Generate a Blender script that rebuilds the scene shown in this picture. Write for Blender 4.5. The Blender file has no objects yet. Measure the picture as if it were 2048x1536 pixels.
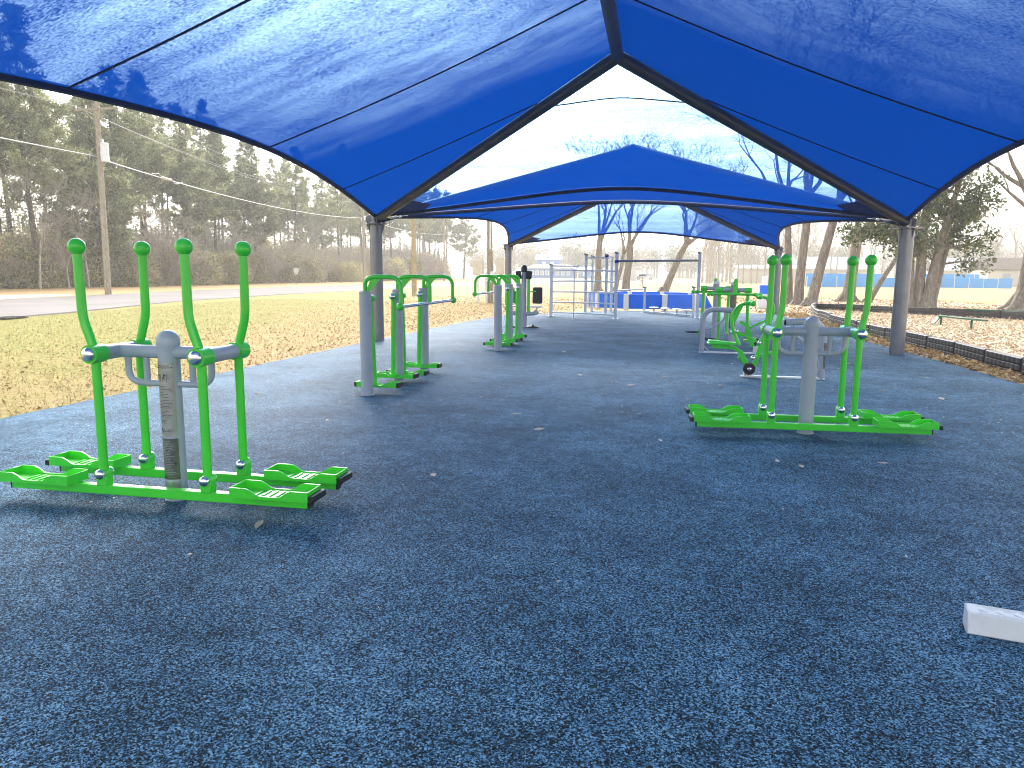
import bpy, math, random
import numpy as np
from mathutils import Vector, Matrix
PI = math.pi
rnd = random.Random(7)
nrg = np.random.default_rng(11)
sc = bpy.context.scene
COL = sc.collection

# ------------------------------------------------------------------ helpers
class MB:
    """collects shapes and links them as one mesh object"""
    def __init__(s): s.v = []; s.f = []
    def add(s, vs, fs):
        n = len(s.v); s.v += [tuple(v) for v in vs]; s.f += [tuple(i + n for i in f) for f in fs]; return s
    def tube(s, pts, r, seg=14, cap=True):
        pts = [Vector(p) for p in pts]; n = len(pts)
        rs = r if isinstance(r, (list, tuple)) else [r] * n
        vs = []; up = None
        for i, p in enumerate(pts):
            t = (pts[min(i + 1, n - 1)] - pts[max(i - 1, 0)]).normalized()
            if up is None:
                a = Vector((0, 0, 1)) if abs(t.z) < .9 else Vector((0, 1, 0))
                up = t.cross(a).normalized()
            up = (up - t * up.dot(t))
            up = up.normalized() if up.length > 1e-6 else t.orthogonal().normalized()
            w = t.cross(up)
            for k in range(seg):
                a = 2 * PI * k / seg
                vs.append(p + (up * math.cos(a) + w * math.sin(a)) * rs[i])
        fs = []
        for i in range(n - 1):
            for k in range(seg):
                k2 = (k + 1) % seg
                fs.append((i * seg + k, i * seg + k2, (i + 1) * seg + k2, (i + 1) * seg + k))
        if cap:
            fs.append(tuple(range(seg - 1, -1, -1))); fs.append(tuple((n - 1) * seg + k for k in range(seg)))
        return s.add(vs, fs)
    def box(s, c, d, b=.004, rz=0, M=None):
        h = [x / 2 for x in d]; b = min(b, min(h) * .9)
        vs = []; idx = {}
        for sx in (-1, 1):
            for sy in (-1, 1):
                for sz in (-1, 1):
                    sg = (sx, sy, sz)
                    for a in range(3):
                        p = [sg[k] * (h[k] - (0 if k == a else b)) for k in range(3)]
                        idx[(sg, a)] = len(vs); vs.append(Vector(p))
        fs = []
        for a in range(3):
            o = [k for k in range(3) if k != a]
            for sg in (-1, 1):
                q = []
                for u, w in ((-1, -1), (1, -1), (1, 1), (-1, 1)):
                    t = [0, 0, 0]; t[a] = sg; t[o[0]] = u; t[o[1]] = w; q.append(idx[(tuple(t), a)])
                fs.append(q)
            for u in (-1, 1):
                for w in (-1, 1):
                    t1 = [0, 0, 0]; t2 = [0, 0, 0]
                    t1[a] = -1; t2[a] = 1
                    for t in (t1, t2): t[o[0]] = u; t[o[1]] = w
                    fs.append([idx[(tuple(t1), o[0])], idx[(tuple(t2), o[0])], idx[(tuple(t2), o[1])], idx[(tuple(t1), o[1])]])
        for sx in (-1, 1):
            for sy in (-1, 1):
                for sz in (-1, 1): fs.append([idx[((sx, sy, sz), a)] for a in range(3)])
        out = []
        cc = Vector(c)
        for f in fs:                                   # outward winding
            ctr = sum((vs[i] for i in f), Vector()) / len(f)
            nn = (vs[f[1]] - vs[f[0]]).cross(vs[f[2]] - vs[f[0]])
            out.append(f if nn.dot(ctr) > 0 else f[::-1])
        R = M if M is not None else Matrix.Rotation(rz, 3, 'Z')
        return s.add([R @ v + cc for v in vs], out)
    def beam(s, a, b, w, h, bev=.004):
        """rectangular bar from a to b, w sideways, h upwards"""
        a = Vector(a); b = Vector(b); t = (b - a).normalized()
        up = Vector((0, 0, 1)) if abs(t.z) < .95 else Vector((0, 1, 0))
        y = up.cross(t).normalized(); z = t.cross(y)
        M = Matrix((t, y, z)).transposed()
        return s.box((a + b) / 2, ((b - a).length, w, h), bev, M=M)
    def ball(s, c, r, seg=20, rings=12, sc=(1, 1, 1)):
        vs = [(c[0], c[1], c[2] + r * sc[2])]; fs = []
        for i in range(1, rings):
            t = PI * i / rings
            for k in range(seg):
                a = 2 * PI * k / seg
                vs.append((c[0] + r * sc[0] * math.sin(t) * math.cos(a), c[1] + r * sc[1] * math.sin(t) * math.sin(a), c[2] + r * sc[2] * math.cos(t)))
        vs.append((c[0], c[1], c[2] - r * sc[2])); L = len(vs) - 1
        for k in range(seg): fs.append((0, 1 + k, 1 + (k + 1) % seg))
        for i in range(rings - 2):
            for k in range(seg):
                a = 1 + i * seg + k; b = 1 + i * seg + (k + 1) % seg
                fs.append((a, a + seg, b + seg, b))
        for k in range(seg): fs.append((L, L - seg + (k + 1) % seg, L - seg + k))
        return s.add(vs, fs)
    def lathe(s, c, prof, axis='z', seg=24):
        """prof = [(r, h)...] turned about an axis through c"""
        vs = []; fs = []
        for r, h in prof:
            for k in range(seg):
                a = 2 * PI * k / seg; x, y = r * math.cos(a), r * math.sin(a)
                p = {'z': (x, y, h), 'y': (x, h, y), 'x': (h, x, y)}[axis]
                vs.append((c[0] + p[0], c[1] + p[1], c[2] + p[2]))
        n = len(prof)
        for i in range(n - 1):
            for k in range(seg):
                k2 = (k + 1) % seg; q = (i * seg + k, i * seg + k2, (i + 1) * seg + k2, (i + 1) * seg + k)
                fs.append(q if axis != 'y' else q[::-1])
        a = tuple(range(seg)); b = tuple((n - 1) * seg + k for k in range(seg))
        fs.append(a[::-1] if axis != 'y' else a); fs.append(b if axis != 'y' else b[::-1])
        return s.add(vs, fs)
    def prism(s, poly, z0, z1, M=None, c=(0, 0, 0)):
        n = len(poly); R = M or Matrix.Identity(3); c = Vector(c)
        vs = [R @ Vector((x, y, z0)) + c for x, y in poly] + [R @ Vector((x, y, z1)) + c for x, y in poly]
        fs = [tuple(range(n - 1, -1, -1)), tuple(range(n, 2 * n))] + [(i, (i + 1) % n, n + (i + 1) % n, n + i) for i in range(n)]
        return s.add(vs, fs)
    def grid(s, P):
        m = len(P); n = len(P[0]); vs = [p for row in P for p in row]
        return s.add(vs, [(i * n + j, i * n + j + 1, (i + 1) * n + j + 1, (i + 1) * n + j) for i in range(m - 1) for j in range(n - 1)])
    def build(s, name, mat, parent=None, smooth=40):
        me = bpy.data.meshes.new(name); me.from_pydata(s.v, [], s.f); me.materials.append(mat)
        if smooth:
            me.polygons.foreach_set('use_smooth', [True] * len(me.polygons))
            me.set_sharp_from_angle(angle=math.radians(smooth))
        me.update()
        o = bpy.data.objects.new(name, me); COL.objects.link(o)
        if parent: o.parent = parent
        return o

def quads(name, Q, mat, parent=None, extra=None):
    """Q: (N,4,3) numpy array of loose four-sided faces -> one mesh"""
    Q = np.asarray(Q, dtype=np.float32); n = len(Q)
    me = bpy.data.meshes.new(name)
    me.vertices.add(n * 4); me.loops.add(n * 4); me.polygons.add(n)
    me.vertices.foreach_set('co', Q.reshape(-1)); me.loops.foreach_set('vertex_index', np.arange(n * 4, dtype=np.int32))
    me.polygons.foreach_set('loop_start', np.arange(0, n * 4, 4, dtype=np.int32))
    me.materials.append(mat); me.update(calc_edges=True)
    o = bpy.data.objects.new(name, me); COL.objects.link(o)
    if parent: o.parent = parent
    return o

def tag(o, label=None, cat=None, group=None, kind=None):
    if label: o['label'] = label
    if cat: o['category'] = cat
    if group: o['group'] = group
    if kind: o['kind'] = kind
    return o
def thing(name, loc, label, cat, rz=0, group=None):
    o = bpy.data.objects.new(name, None); COL.objects.link(o); o.empty_display_size = .2
    o.location = loc; o.rotation_euler = (0, 0, rz)
    return tag(o, label, cat, group)
def dup(o, loc=None, rz=None, label=None, scale=None, parent=None):
    c = o.copy(); COL.objects.link(c)
    if parent: c.parent = parent
    if loc is not None: c.location = loc
    if rz is not None: c.rotation_euler = (0, 0, rz)
    if scale is not None: c.scale = (scale, scale, scale) if not isinstance(scale, tuple) else scale
    if label: c['label'] = label
    for ch in o.children: dup(ch, parent=c)
    return c
def fillet(pts, r, n=6):
    """round the inner corners of a polyline"""
    pts = [Vector(p) for p in pts]; out = [pts[0]]
    for i in range(1, len(pts) - 1):
        a, b, c = pts[i - 1], pts[i], pts[i + 1]
        d1 = min(r, (a - b).length * .49); d2 = min(r, (c - b).length * .49)
        p = b + (a - b).normalized() * d1; q = b + (c - b).normalized() * d2
        for k in range(n + 1):
            t = k / n; out.append(p * (1 - t) ** 2 + b * 2 * t * (1 - t) + q * t * t)
    out.append(pts[-1]); return out

# ------------------------------------------------------------------ materials
def new_mat(name):
    m = bpy.data.materials.new(name); m.use_nodes = True; nt = m.node_tree
    return m, nt, nt.nodes['Principled BSDF'], nt.nodes['Material Output']
def N(nt, t, **kw):
    n = nt.nodes.new(t)
    for k, v in kw.items():
        if k.startswith('i_'): n.inputs[k[2:].replace('_', ' ')].default_value = v
        else: setattr(n, k, v)
    return n
def ramp(nt, fac, stops):
    r = N(nt, 'ShaderNodeValToRGB'); el = r.color_ramp.elements
    while len(el) < len(stops): el.new(.5)
    for e, (p, c) in zip(el, stops): e.position = p; e.color = (*c, 1) if len(c) == 3 else c
    nt.links.new(fac, r.inputs[0]); return r.outputs[0]
def coords(nt, kind='Object', scale=(1, 1, 1), rot=(0, 0, 0)):
    t = N(nt, 'ShaderNodeTexCoord'); m = N(nt, 'ShaderNodeMapping')
    m.inputs['Scale'].default_value = scale; m.inputs['Rotation'].default_value = rot
    nt.links.new(t.outputs[kind], m.inputs[0]); return m.outputs[0]
def noise(nt, vec, scale, detail=4, rough=.55):
    n = N(nt, 'ShaderNodeTexNoise'); n.inputs['Scale'].default_value = scale; n.inputs['Detail'].default_value = detail; n.inputs['Roughness'].default_value = rough
    nt.links.new(vec, n.inputs['Vector']); return n.outputs['Fac']
def mixc(nt, fac, a, b):
    m = N(nt, 'ShaderNodeMix', data_type='RGBA')
    for i, x in ((0, fac), (6, a), (7, b)):
        if isinstance(x, (int, float)): m.inputs[i].default_value = x
        elif isinstance(x, tuple): m.inputs[i].default_value = (*x, 1)
        else: nt.links.new(x, m.inputs[i])
    return m.outputs[2]
def math_(nt, op, a, b=None, clamp=False):
    m = N(nt, 'ShaderNodeMath', operation=op, use_clamp=clamp)
    for i, x in ((0, a), (1, b)):
        if x is None: continue
        if isinstance(x, (int, float)): m.inputs[i].default_value = x
        else: nt.links.new(x, m.inputs[i])
    return m.outputs[0]
def bump(nt, h, strength, dist, bsdf):
    b = N(nt, 'ShaderNodeBump'); b.inputs['Strength'].default_value = strength; b.inputs['Distance'].default_value = dist
    nt.links.new(h, b.inputs['Height']); nt.links.new(b.outputs[0], bsdf.inputs['Normal'])

def paint(name, c, rough=.3, metal=0, coat=.0, var=.12, sc_=6, spec=.5, orange=.0):
    m, nt, b, o = new_mat(name)
    v = coords(nt); f = noise(nt, v, sc_, 5, .6)
    lo = tuple(x * (1 - var) for x in c); hi = tuple(min(1, x * (1 + var)) for x in c)
    nt.links.new(ramp(nt, f, [(.3, lo), (.7, hi)]), b.inputs['Base Color'])
    f2 = noise(nt, v, 40, 3); mr = N(nt, 'ShaderNodeMapRange'); mr.inputs[3].default_value = max(.02, rough - .08); mr.inputs[4].default_value = rough + .12
    nt.links.new(f2, mr.inputs[0]); nt.links.new(mr.outputs[0], b.inputs['Roughness'])
    b.inputs['Metallic'].default_value = metal; b.inputs['Coat Weight'].default_value = coat; b.inputs['Coat Roughness'].default_value = .12
    b.inputs['Specular IOR Level'].default_value = spec
    if orange: bump(nt, noise(nt, v, 160, 2), orange, .002, b)
    return m

GREEN = paint('green_powder_coat', (.06, .66, .035), .3, 0, .35, .06, 5, orange=.15)
GREY = paint('grey_powder_coat', (.37, .405, .45), .36, 0, .2, .06, 5, orange=.15)
GREYL = paint('pale_grey_steel', (.70, .71, .72), .38, .05, .1, .08, 5)
STEELP = paint('dark_post_paint', (.20, .205, .215), .36, .2, .25, .1, 4)
BEAMP = paint('dark_beam_paint', (.055, .06, .07), .45, .2, .1, .15, 4)
CHROME = paint('polished_steel', (.75, .75, .74), .16, 1, 0, .06, 20)
BLACK = paint('black_plastic', (.012, .012, .013), .5, 0, 0, .3, 20)
BLACKV = paint('black_vinyl', (.03, .03, .033), .42, 0, 0, .2, 30)
WHITEP = paint('white_paint', (.78, .79, .8), .4, 0, 0, .04, 8)
BLUEP = paint('royal_blue_plastic', (.002, .16, .90), .45, 0, 0, .1, 3)
BLUEC = paint('blue_collar_paint', (.015, .06, .3), .4, 0, 0, .1, 3)
TEAL = paint('teal_green_paint', (.012, .10, .055), .4, 0, .1, .12, 8)
TIMBER = paint('black_recycled_plastic', (.05, .05, .052), .42, 0, 0, .35, 9, orange=.4)
LABELM = paint('silver_foil_label', (.42, .40, .36), .3, .55, 0, .22, 14)
LABELD = paint('dark_foil_label', (.16, .16, .14), .28, .6, 0, .3, 10)
INK = paint('black_ink', (.02, .02, .02), .5)
INKL = paint('pale_ink', (.42, .42, .4), .5)
POLEW = None

def bark(name, c1, c2, sc_=6, bumpd=.03):
    m, nt, b, o = new_mat(name)
    v = coords(nt, 'Object', (1, 1, .22)); f = noise(nt, v, sc_ * 2.2, 8, .7)
    f2 = noise(nt, coords(nt), 1.3, 3)
    c = ramp(nt, f, [(.32, tuple(x * .35 for x in c1)), (.5, c1), (.68, c2)])
    c = mixc(nt, math_(nt, 'MULTIPLY', f2, .5), c, tuple(x * .8 for x in c2))
    nt.links.new(c, b.inputs['Base Color']); b.inputs['Roughness'].default_value = .9; b.inputs['Specular IOR Level'].default_value = .15
    bump(nt, f, .8, bumpd, b); return m
BARK = bark('grey_brown_bark', (.20, .17, .135), (.42, .37, .31))
BARKP = bark('pine_bark', (.085, .07, .055), (.20, .165, .13), 5)
TWIG = bark('bare_twig', (.36, .32, .27), (.62, .56, .48), 8)
POLEW = bark('weathered_pole_wood', (.30, .26, .19), (.46, .40, .30), 9, .006)
POLEN = bark('new_pole_wood', (.42, .33, .19), (.58, .46, .28), 9, .006)

def leafmat(name, stops, trans=.35, rough=.55, sc_=.9):
    m, nt, b, o = new_mat(name)
    g = N(nt, 'ShaderNodeNewGeometry'); v = coords(nt)
    f = noise(nt, v, sc_, 3); r = math_(nt, 'ADD', math_(nt, 'MULTIPLY', g.outputs['Random Per Island'], .55), math_(nt, 'MULTIPLY', f, .5))
    oi = N(nt, 'ShaderNodeObjectInfo'); r = math_(nt, 'ADD', r, math_(nt, 'MULTIPLY', math_(nt, 'SUBTRACT', oi.outputs['Random'], .5), .22))
    c = ramp(nt, r, stops)
    nt.links.new(c, b.inputs['Base Color']); b.inputs['Roughness'].default_value = rough
    if trans:
        t = N(nt, 'ShaderNodeBsdfTranslucent'); nt.links.new(c, t.inputs[0]); mx = N(nt, 'ShaderNodeMixShader'); mx.inputs[0].default_value = trans
        nt.links.new(b.outputs[0], mx.inputs[1]); nt.links.new(t.outputs[0], mx.inputs[2]); nt.links.new(mx.outputs[0], o.inputs[0])
    return m
NEEDLE = leafmat('pine_needles', [(.2, (.07, .085, .035)), (.5, (.23, .26, .115)), (.8, (.46, .47, .25))], .5)
OLIVE = leafmat('olive_brush_leaves', [(.2, (.12, .12, .05)), (.5, (.42, .39, .18)), (.85, (.70, .62, .36))], .55)
MAGN = leafmat('glossy_magnolia_leaves', [(.2, (.035, .055, .018)), (.55, (.10, .135, .045)), (.82, (.22, .25, .10)), (.95, (.36, .26, .10))], .3, .35)
DRYL = leafmat('dry_leaves', [(.15, (.14, .085, .035)), (.5, (.36, .24, .11)), (.85, (.58, .44, .25))], .2, .7)
CHIPS = leafmat('wood_chip_pieces', [(.15, (.26, .17, .10)), (.5, (.52, .40, .27)), (.9, (.72, .60, .45))], 0, .8)
BLADE = leafmat('lawn_blades', [(.2, (.12, .12, .03)), (.5, (.25, .22, .07)), (.85, (.40, .32, .14))], .3, .6, .25)
PALEL = leafmat('pale_fallen_leaf', [(.2, (.42, .30, .20)), (.8, (.72, .60, .46))], .15, .6)
REDTW = bark('reddish_bare_twigs', (.32, .25, .20), (.54, .44, .36), 8)

def rubber():
    m, nt, b, o = new_mat('blue_black_rubber_granules')
    v = coords(nt)
    wob = N(nt, 'ShaderNodeTexNoise'); wob.inputs['Scale'].default_value = 100; nt.links.new(v, wob.inputs['Vector'])
    va = N(nt, 'ShaderNodeVectorMath', operation='SCALE'); va.inputs['Scale'].default_value = .013
    nt.links.new(wob.outputs['Color'], va.inputs[0])
    vs = N(nt, 'ShaderNodeVectorMath', operation='ADD'); nt.links.new(v, vs.inputs[0]); nt.links.new(va.outputs[0], vs.inputs[1])
    vo = N(nt, 'ShaderNodeTexVoronoi'); vo.inputs['Scale'].default_value = 175; nt.links.new(vs.outputs[0], vo.inputs['Vector'])
    sp = N(nt, 'ShaderNodeSeparateColor'); nt.links.new(vo.outputs['Color'], sp.inputs[0])
    n2 = noise(nt, v, 85, 5, .75); n3 = noise(nt, v, 1.1, 4, .6); n4 = noise(nt, v, 7, 4, .6)
    k = math_(nt, 'ADD', math_(nt, 'MULTIPLY', sp.outputs[0], .5), math_(nt, 'MULTIPLY', n2, .62))
    k = math_(nt, 'ADD', k, math_(nt, 'MULTIPLY', math_(nt, 'SUBTRACT', n3, .5), .30))
    k = math_(nt, 'ADD', k, math_(nt, 'MULTIPLY', math_(nt, 'SUBTRACT', n4, .5), .22))
    c = ramp(nt, k, [(.38, (.006, .010, .014)), (.50, (.013, .030, .047)), (.585, (.026, .076, .14)), (.69, (.08, .22, .38)), (.86, (.26, .46, .62))])
    nt.links.new(c, b.inputs['Base Color'])
    rr = N(nt, 'ShaderNodeMapRange'); rr.inputs[3].default_value = .55; rr.inputs[4].default_value = .95; nt.links.new(sp.outputs[1], rr.inputs[0]); nt.links.new(rr.outputs[0], b.inputs['Roughness'])
    b.inputs['Specular IOR Level'].default_value = .10
    h = math_(nt, 'ADD', math_(nt, 'MULTIPLY', sp.outputs[2], .7), n2)
    bump(nt, h, .75, .006, b); return m
RUBBER = rubber()

def fabric(name, FAB):
    m, nt, b, o = new_mat(name)
    nt.nodes.remove(b); L = nt.links.new
    st = noise(nt, coords(nt, 'Object', (.10, 24, 24)), 3, 5, .7)       # threads run across the panels
    st2 = noise(nt, coords(nt, 'Object', (.05, 2.2, 2.2)), 1.1, 4, .6)
    fine = noise(nt, coords(nt, 'Object', (26, 70, 70)), 1.0, 2, .6)
    k = math_(nt, 'ADD', math_(nt, 'ADD', math_(nt, 'MULTIPLY', st, .5), math_(nt, 'MULTIPLY', st2, .5)), math_(nt, 'MULTIPLY', fine, .55))
    mr = N(nt, 'ShaderNodeMapRange'); mr.inputs[1].default_value = .64; mr.inputs[2].default_value = .95; mr.inputs[3].default_value = FAB[0]; mr.inputs[4].default_value = FAB[1]; L(k, mr.inputs[0])
    # open area of a thick knit: T = T0 * (1 - k tan(angle of incidence))
    ge = N(nt, 'ShaderNodeNewGeometry'); dt = N(nt, 'ShaderNodeVectorMath', operation='DOT_PRODUCT'); L(ge.outputs['Normal'], dt.inputs[0]); L(ge.outputs['Incoming'], dt.inputs[1])
    c = math_(nt, 'MAXIMUM', math_(nt, 'ABSOLUTE', dt.outputs['Value']), .05)
    tn = math_(nt, 'DIVIDE', math_(nt, 'SQRT', math_(nt, 'SUBTRACT', 1.0, math_(nt, 'MULTIPLY', c, c))), c)
    op = math_(nt, 'MULTIPLY', mr.outputs[0], math_(nt, 'SUBTRACT', 1.0, math_(nt, 'MULTIPLY', tn, FAB[3]), True))
    tone = math_(nt, 'ADD', math_(nt, 'MULTIPLY', st, .6), math_(nt, 'MULTIPLY', fine, .4)); bl = ramp(nt, tone, [(.34, (.001, .024, .165)), (.66, (.002, .053, .31))])
    d = N(nt, 'ShaderNodeBsdfDiffuse'); d.inputs[0].default_value = (.007, .085, .50, 1)
    t = N(nt, 'ShaderNodeBsdfTranslucent'); L(bl, t.inputs[0])
    s1 = N(nt, 'ShaderNodeMixShader'); s1.inputs[0].default_value = .5; L(d.outputs[0], s1.inputs[1]); L(t.outputs[0], s1.inputs[2])
    tr = N(nt, 'ShaderNodeBsdfTransparent'); tr.inputs[0].default_value = (.50, .80, 1, 1)
    s3 = N(nt, 'ShaderNodeMixShader'); L(op, s3.inputs[0]); L(s1.outputs[0], s3.inputs[1]); L(tr.outputs[0], s3.inputs[2])
    L(s3.outputs[0], o.inputs[0]); return m
FABRIC = fabric('blue_shade_mesh', (.01, .25, 0, .28))
FABRICE = fabric('brightened_gable_mesh', (.26, .86, 0, .365))  # gable brightness built into a more see-through copy of the roof cloth
HEM = paint('navy_hem_webbing', (.006, .018, .07), .7, 0, 0, .2, 20)
PATCH = paint('navy_corner_patch', (.008, .035, .19), .7, 0, 0, .2, 12)

def ground_mat(name, stops, scale=.6, fine=30, wav=None, spec=.2, bd=.02):
    m, nt, b, o = new_mat(name); v = coords(nt)
    k = math_(nt, 'ADD', math_(nt, 'MULTIPLY', noise(nt, v, scale, 6, .65), .6), math_(nt, 'MULTIPLY', noise(nt, v, fine, 5, .75), .4))
    nt.links.new(ramp(nt, k, stops), b.inputs['Base Color']); b.inputs['Roughness'].default_value = .95; b.inputs['Specular IOR Level'].default_value = spec
    bump(nt, noise(nt, v, fine, 5, .75), .6, bd, b); return m
FIELD = ground_mat('dormant_field_grass', [(.32, (.24, .19, .085)), (.5, (.38, .29, .13)), (.7, (.50, .38, .17))], .06, 6)
def lawn_mat():
    m, nt, b, o = new_mat('patchy_lawn'); v = coords(nt)
    a = ramp(nt, noise(nt, v, 9, 6, .75), [(.35, (.15, .15, .04)), (.52, (.29, .27, .085)), (.68, (.42, .37, .15))])
    c = ramp(nt, noise(nt, v, 20, 6, .8), [(.35, (.22, .15, .07)), (.5, (.40, .285, .135)), (.66, (.58, .44, .24))])
    s = N(nt, 'ShaderNodeSeparateXYZ'); nt.links.new(v, s.inputs[0])
    # leaf-strewn strip along the rubber, thinning towards the road
    f = math_(nt, 'ADD', math_(nt, 'MULTIPLY', math_(nt, 'ADD', s.outputs[0], 13.5), .16), math_(nt, 'MULTIPLY', math_(nt, 'SUBTRACT', noise(nt, v, .22, 5, .6), .5), 3.2))
    f = math_(nt, 'ADD', f, math_(nt, 'MULTIPLY', math_(nt, 'SUBTRACT', s.outputs[1], 20), .035), True)
    nt.links.new(mixc(nt, f, a, c), b.inputs['Base Color']); b.inputs['Roughness'].default_value = .95; b.inputs['Specular IOR Level'].default_value = .15
    bump(nt, noise(nt, v, 14, 6, .8), .9, .04, b); return m
LAWN = lawn_mat()
VERGE = ground_mat('straw_verge', [(.3, (.28, .18, .08)), (.5, (.44, .29, .13)), (.7, (.55, .38, .19))], .3, 8)
ROADM = ground_mat('worn_pale_asphalt', [(.3, (.19, .175, .165)), (.55, (.27, .25, .24)), (.75, (.33, .31, .295))], .25, 25, bd=.006, spec=.05)
CONC = ground_mat('pale_concrete', [(.3, (.50, .47, .42)), (.7, (.66, .63, .57))], .5, 20, bd=.004)
DIRT = ground_mat('bare_sandy_dirt', [(.3, (.30, .21, .13)), (.5, (.47, .36, .25)), (.7, (.62, .50, .37))], .5, 9)
MULCH = ground_mat('wood_mulch', [(.33, (.30, .21, .13)), (.5, (.54, .42, .29)), (.66, (.70, .58, .43))], 1.5, 22)
SHOULDER = ground_mat('dark_broken_asphalt', [(.3, (.04, .04, .04)), (.7, (.12, .11, .10))], .8, 14)

# ------------------------------------------------------------------ the setting
def sheet(name, poly, z, mat, label=None):
    mb = MB(); mb.add([(x, y, z) for x, y in poly], [tuple(range(len(poly)))])
    return tag(mb.build(name, mat, smooth=0), label, None, None, 'structure')
sheet('ground', [(600 * math.cos(a * PI / 32), 60 + 600 * math.sin(a * PI / 32)) for a in range(64)], -.03, FIELD)
nearE = [(-13.5, -20), (-16.5, 4), (-18.3, 14), (-19.6, 22), (-22.0, 31), (-23.2, 44), (-22.6, 58), (-19.8, 80), (-14, 110), (-7, 140), (0, 168), (12, 184), (60, 196), (120, 200)]
farE = [(-24, -20), (-27, 4), (-29, 20), (-30.8, 30), (-32, 38), (-33.6, 50), (-34.2, 62), (-33.5, 82), (-28, 115), (-19.5, 148), (-9, 180), (6, 198), (60, 208), (120, 212)]
sheet('lawn', nearE + [(120, 140), (40, 60), (6, 42), (-2, 34), (-5, 10), (-5, -20)], -.024, FIELD)
sheet('grass_lawn', nearE[:9] + [(-10, 100), (-4, 60), (-3.2, 33), (-4.2, 25), (-5, 10), (-5, -20)], -.020, LAWN)
sheet('road', nearE + farE[::-1], -.016, ROADM)
sheet('road_shoulder', [(nearE[i][0] + .0 + (.12 if i % 2 else -.1), nearE[i][1]) for i in range(1, 9)] + [(nearE[i][0] - .3, nearE[i][1]) for i in range(8, 0, -1)], -.012, SHOULDER)
sheet('verge', [(x - .05, y) for x, y in farE[:10]] + [(-46, 150), (-50, 100), (-49, 60), (-48, 30), (-48, -20)], -.014, VERGE)
sheet('driveway', [(-31.3, 31), (-32.9, 37.5), (-35.0, 37.2), (-40, 30), (-47, 26), (-46, 18), (-36, 24), (-30.5, 27)], -.010, CONC)
sheet('dirt', [(4.4, 4), (4.6, 22), (4.2, 31), (3.6, 34), (5.2, 43), (10, 50), (17, 47), (24, 36), (22, 20), (16, 6)], -.016, DIRT)
sheet('mulch_bed', [(5.55, 4), (5.55, 14), (5.45, 20), (5.6, 26), (6.3, 31.5), (7.0, 34.1), (9.0, 32.2), (12.6, 28.1), (18, 21.8), (22, 15), (22, 4)], -.010, MULCH)
# rubber safety surface with a soft, slightly ragged edge
edge = [(-6.5, -12), (-6.35, 0), (-6.28, 5), (-6.16, 7.6), (-6.05, 10), (-5.95, 13), (-5.86, 15), (-5.66, 19), (-5.35, 23), (-5.0, 25.2), (-4.45, 25.7), (-3.7, 26.6), (-2.6, 28.6), (-1.2, 29.6), (.8, 29.9), (2.8, 29.85), (4.4, 29.3), (4.62, 28), (4.64, 22), (4.74, 17), (4.88, 14.8), (4.97, 12.3), (5.03, 10.5), (5.15, 6), (5.3, 0), (5.4, -12)]
pe = []
for i in range(len(edge)):
    a = Vector(edge[i]); b = Vector(edge[(i + 1) % len(edge)]); n = max(1, int((b - a).length / .25))
    for k in range(n):
        p = a.lerp(b, k / n); pe.append((p.x + rnd.uniform(-.02, .02), p.y + rnd.uniform(-.02, .02)))
mb = MB(); n = len(pe)
mb.add([(x, y, 0) for x, y in pe] + [(x * 1.004 + (.02 if x > 0 else -.02), y, -.028) for x, y in pe], [tuple(range(n))] + [(i, n + i, n + (i + 1) % n, (i + 1) % n) for i in range(n)])
o = mb.build('rubber_surface', RUBBER, smooth=0); tag(o, None, None, None, 'structure')
bpy.context.view_layer.update()

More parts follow.
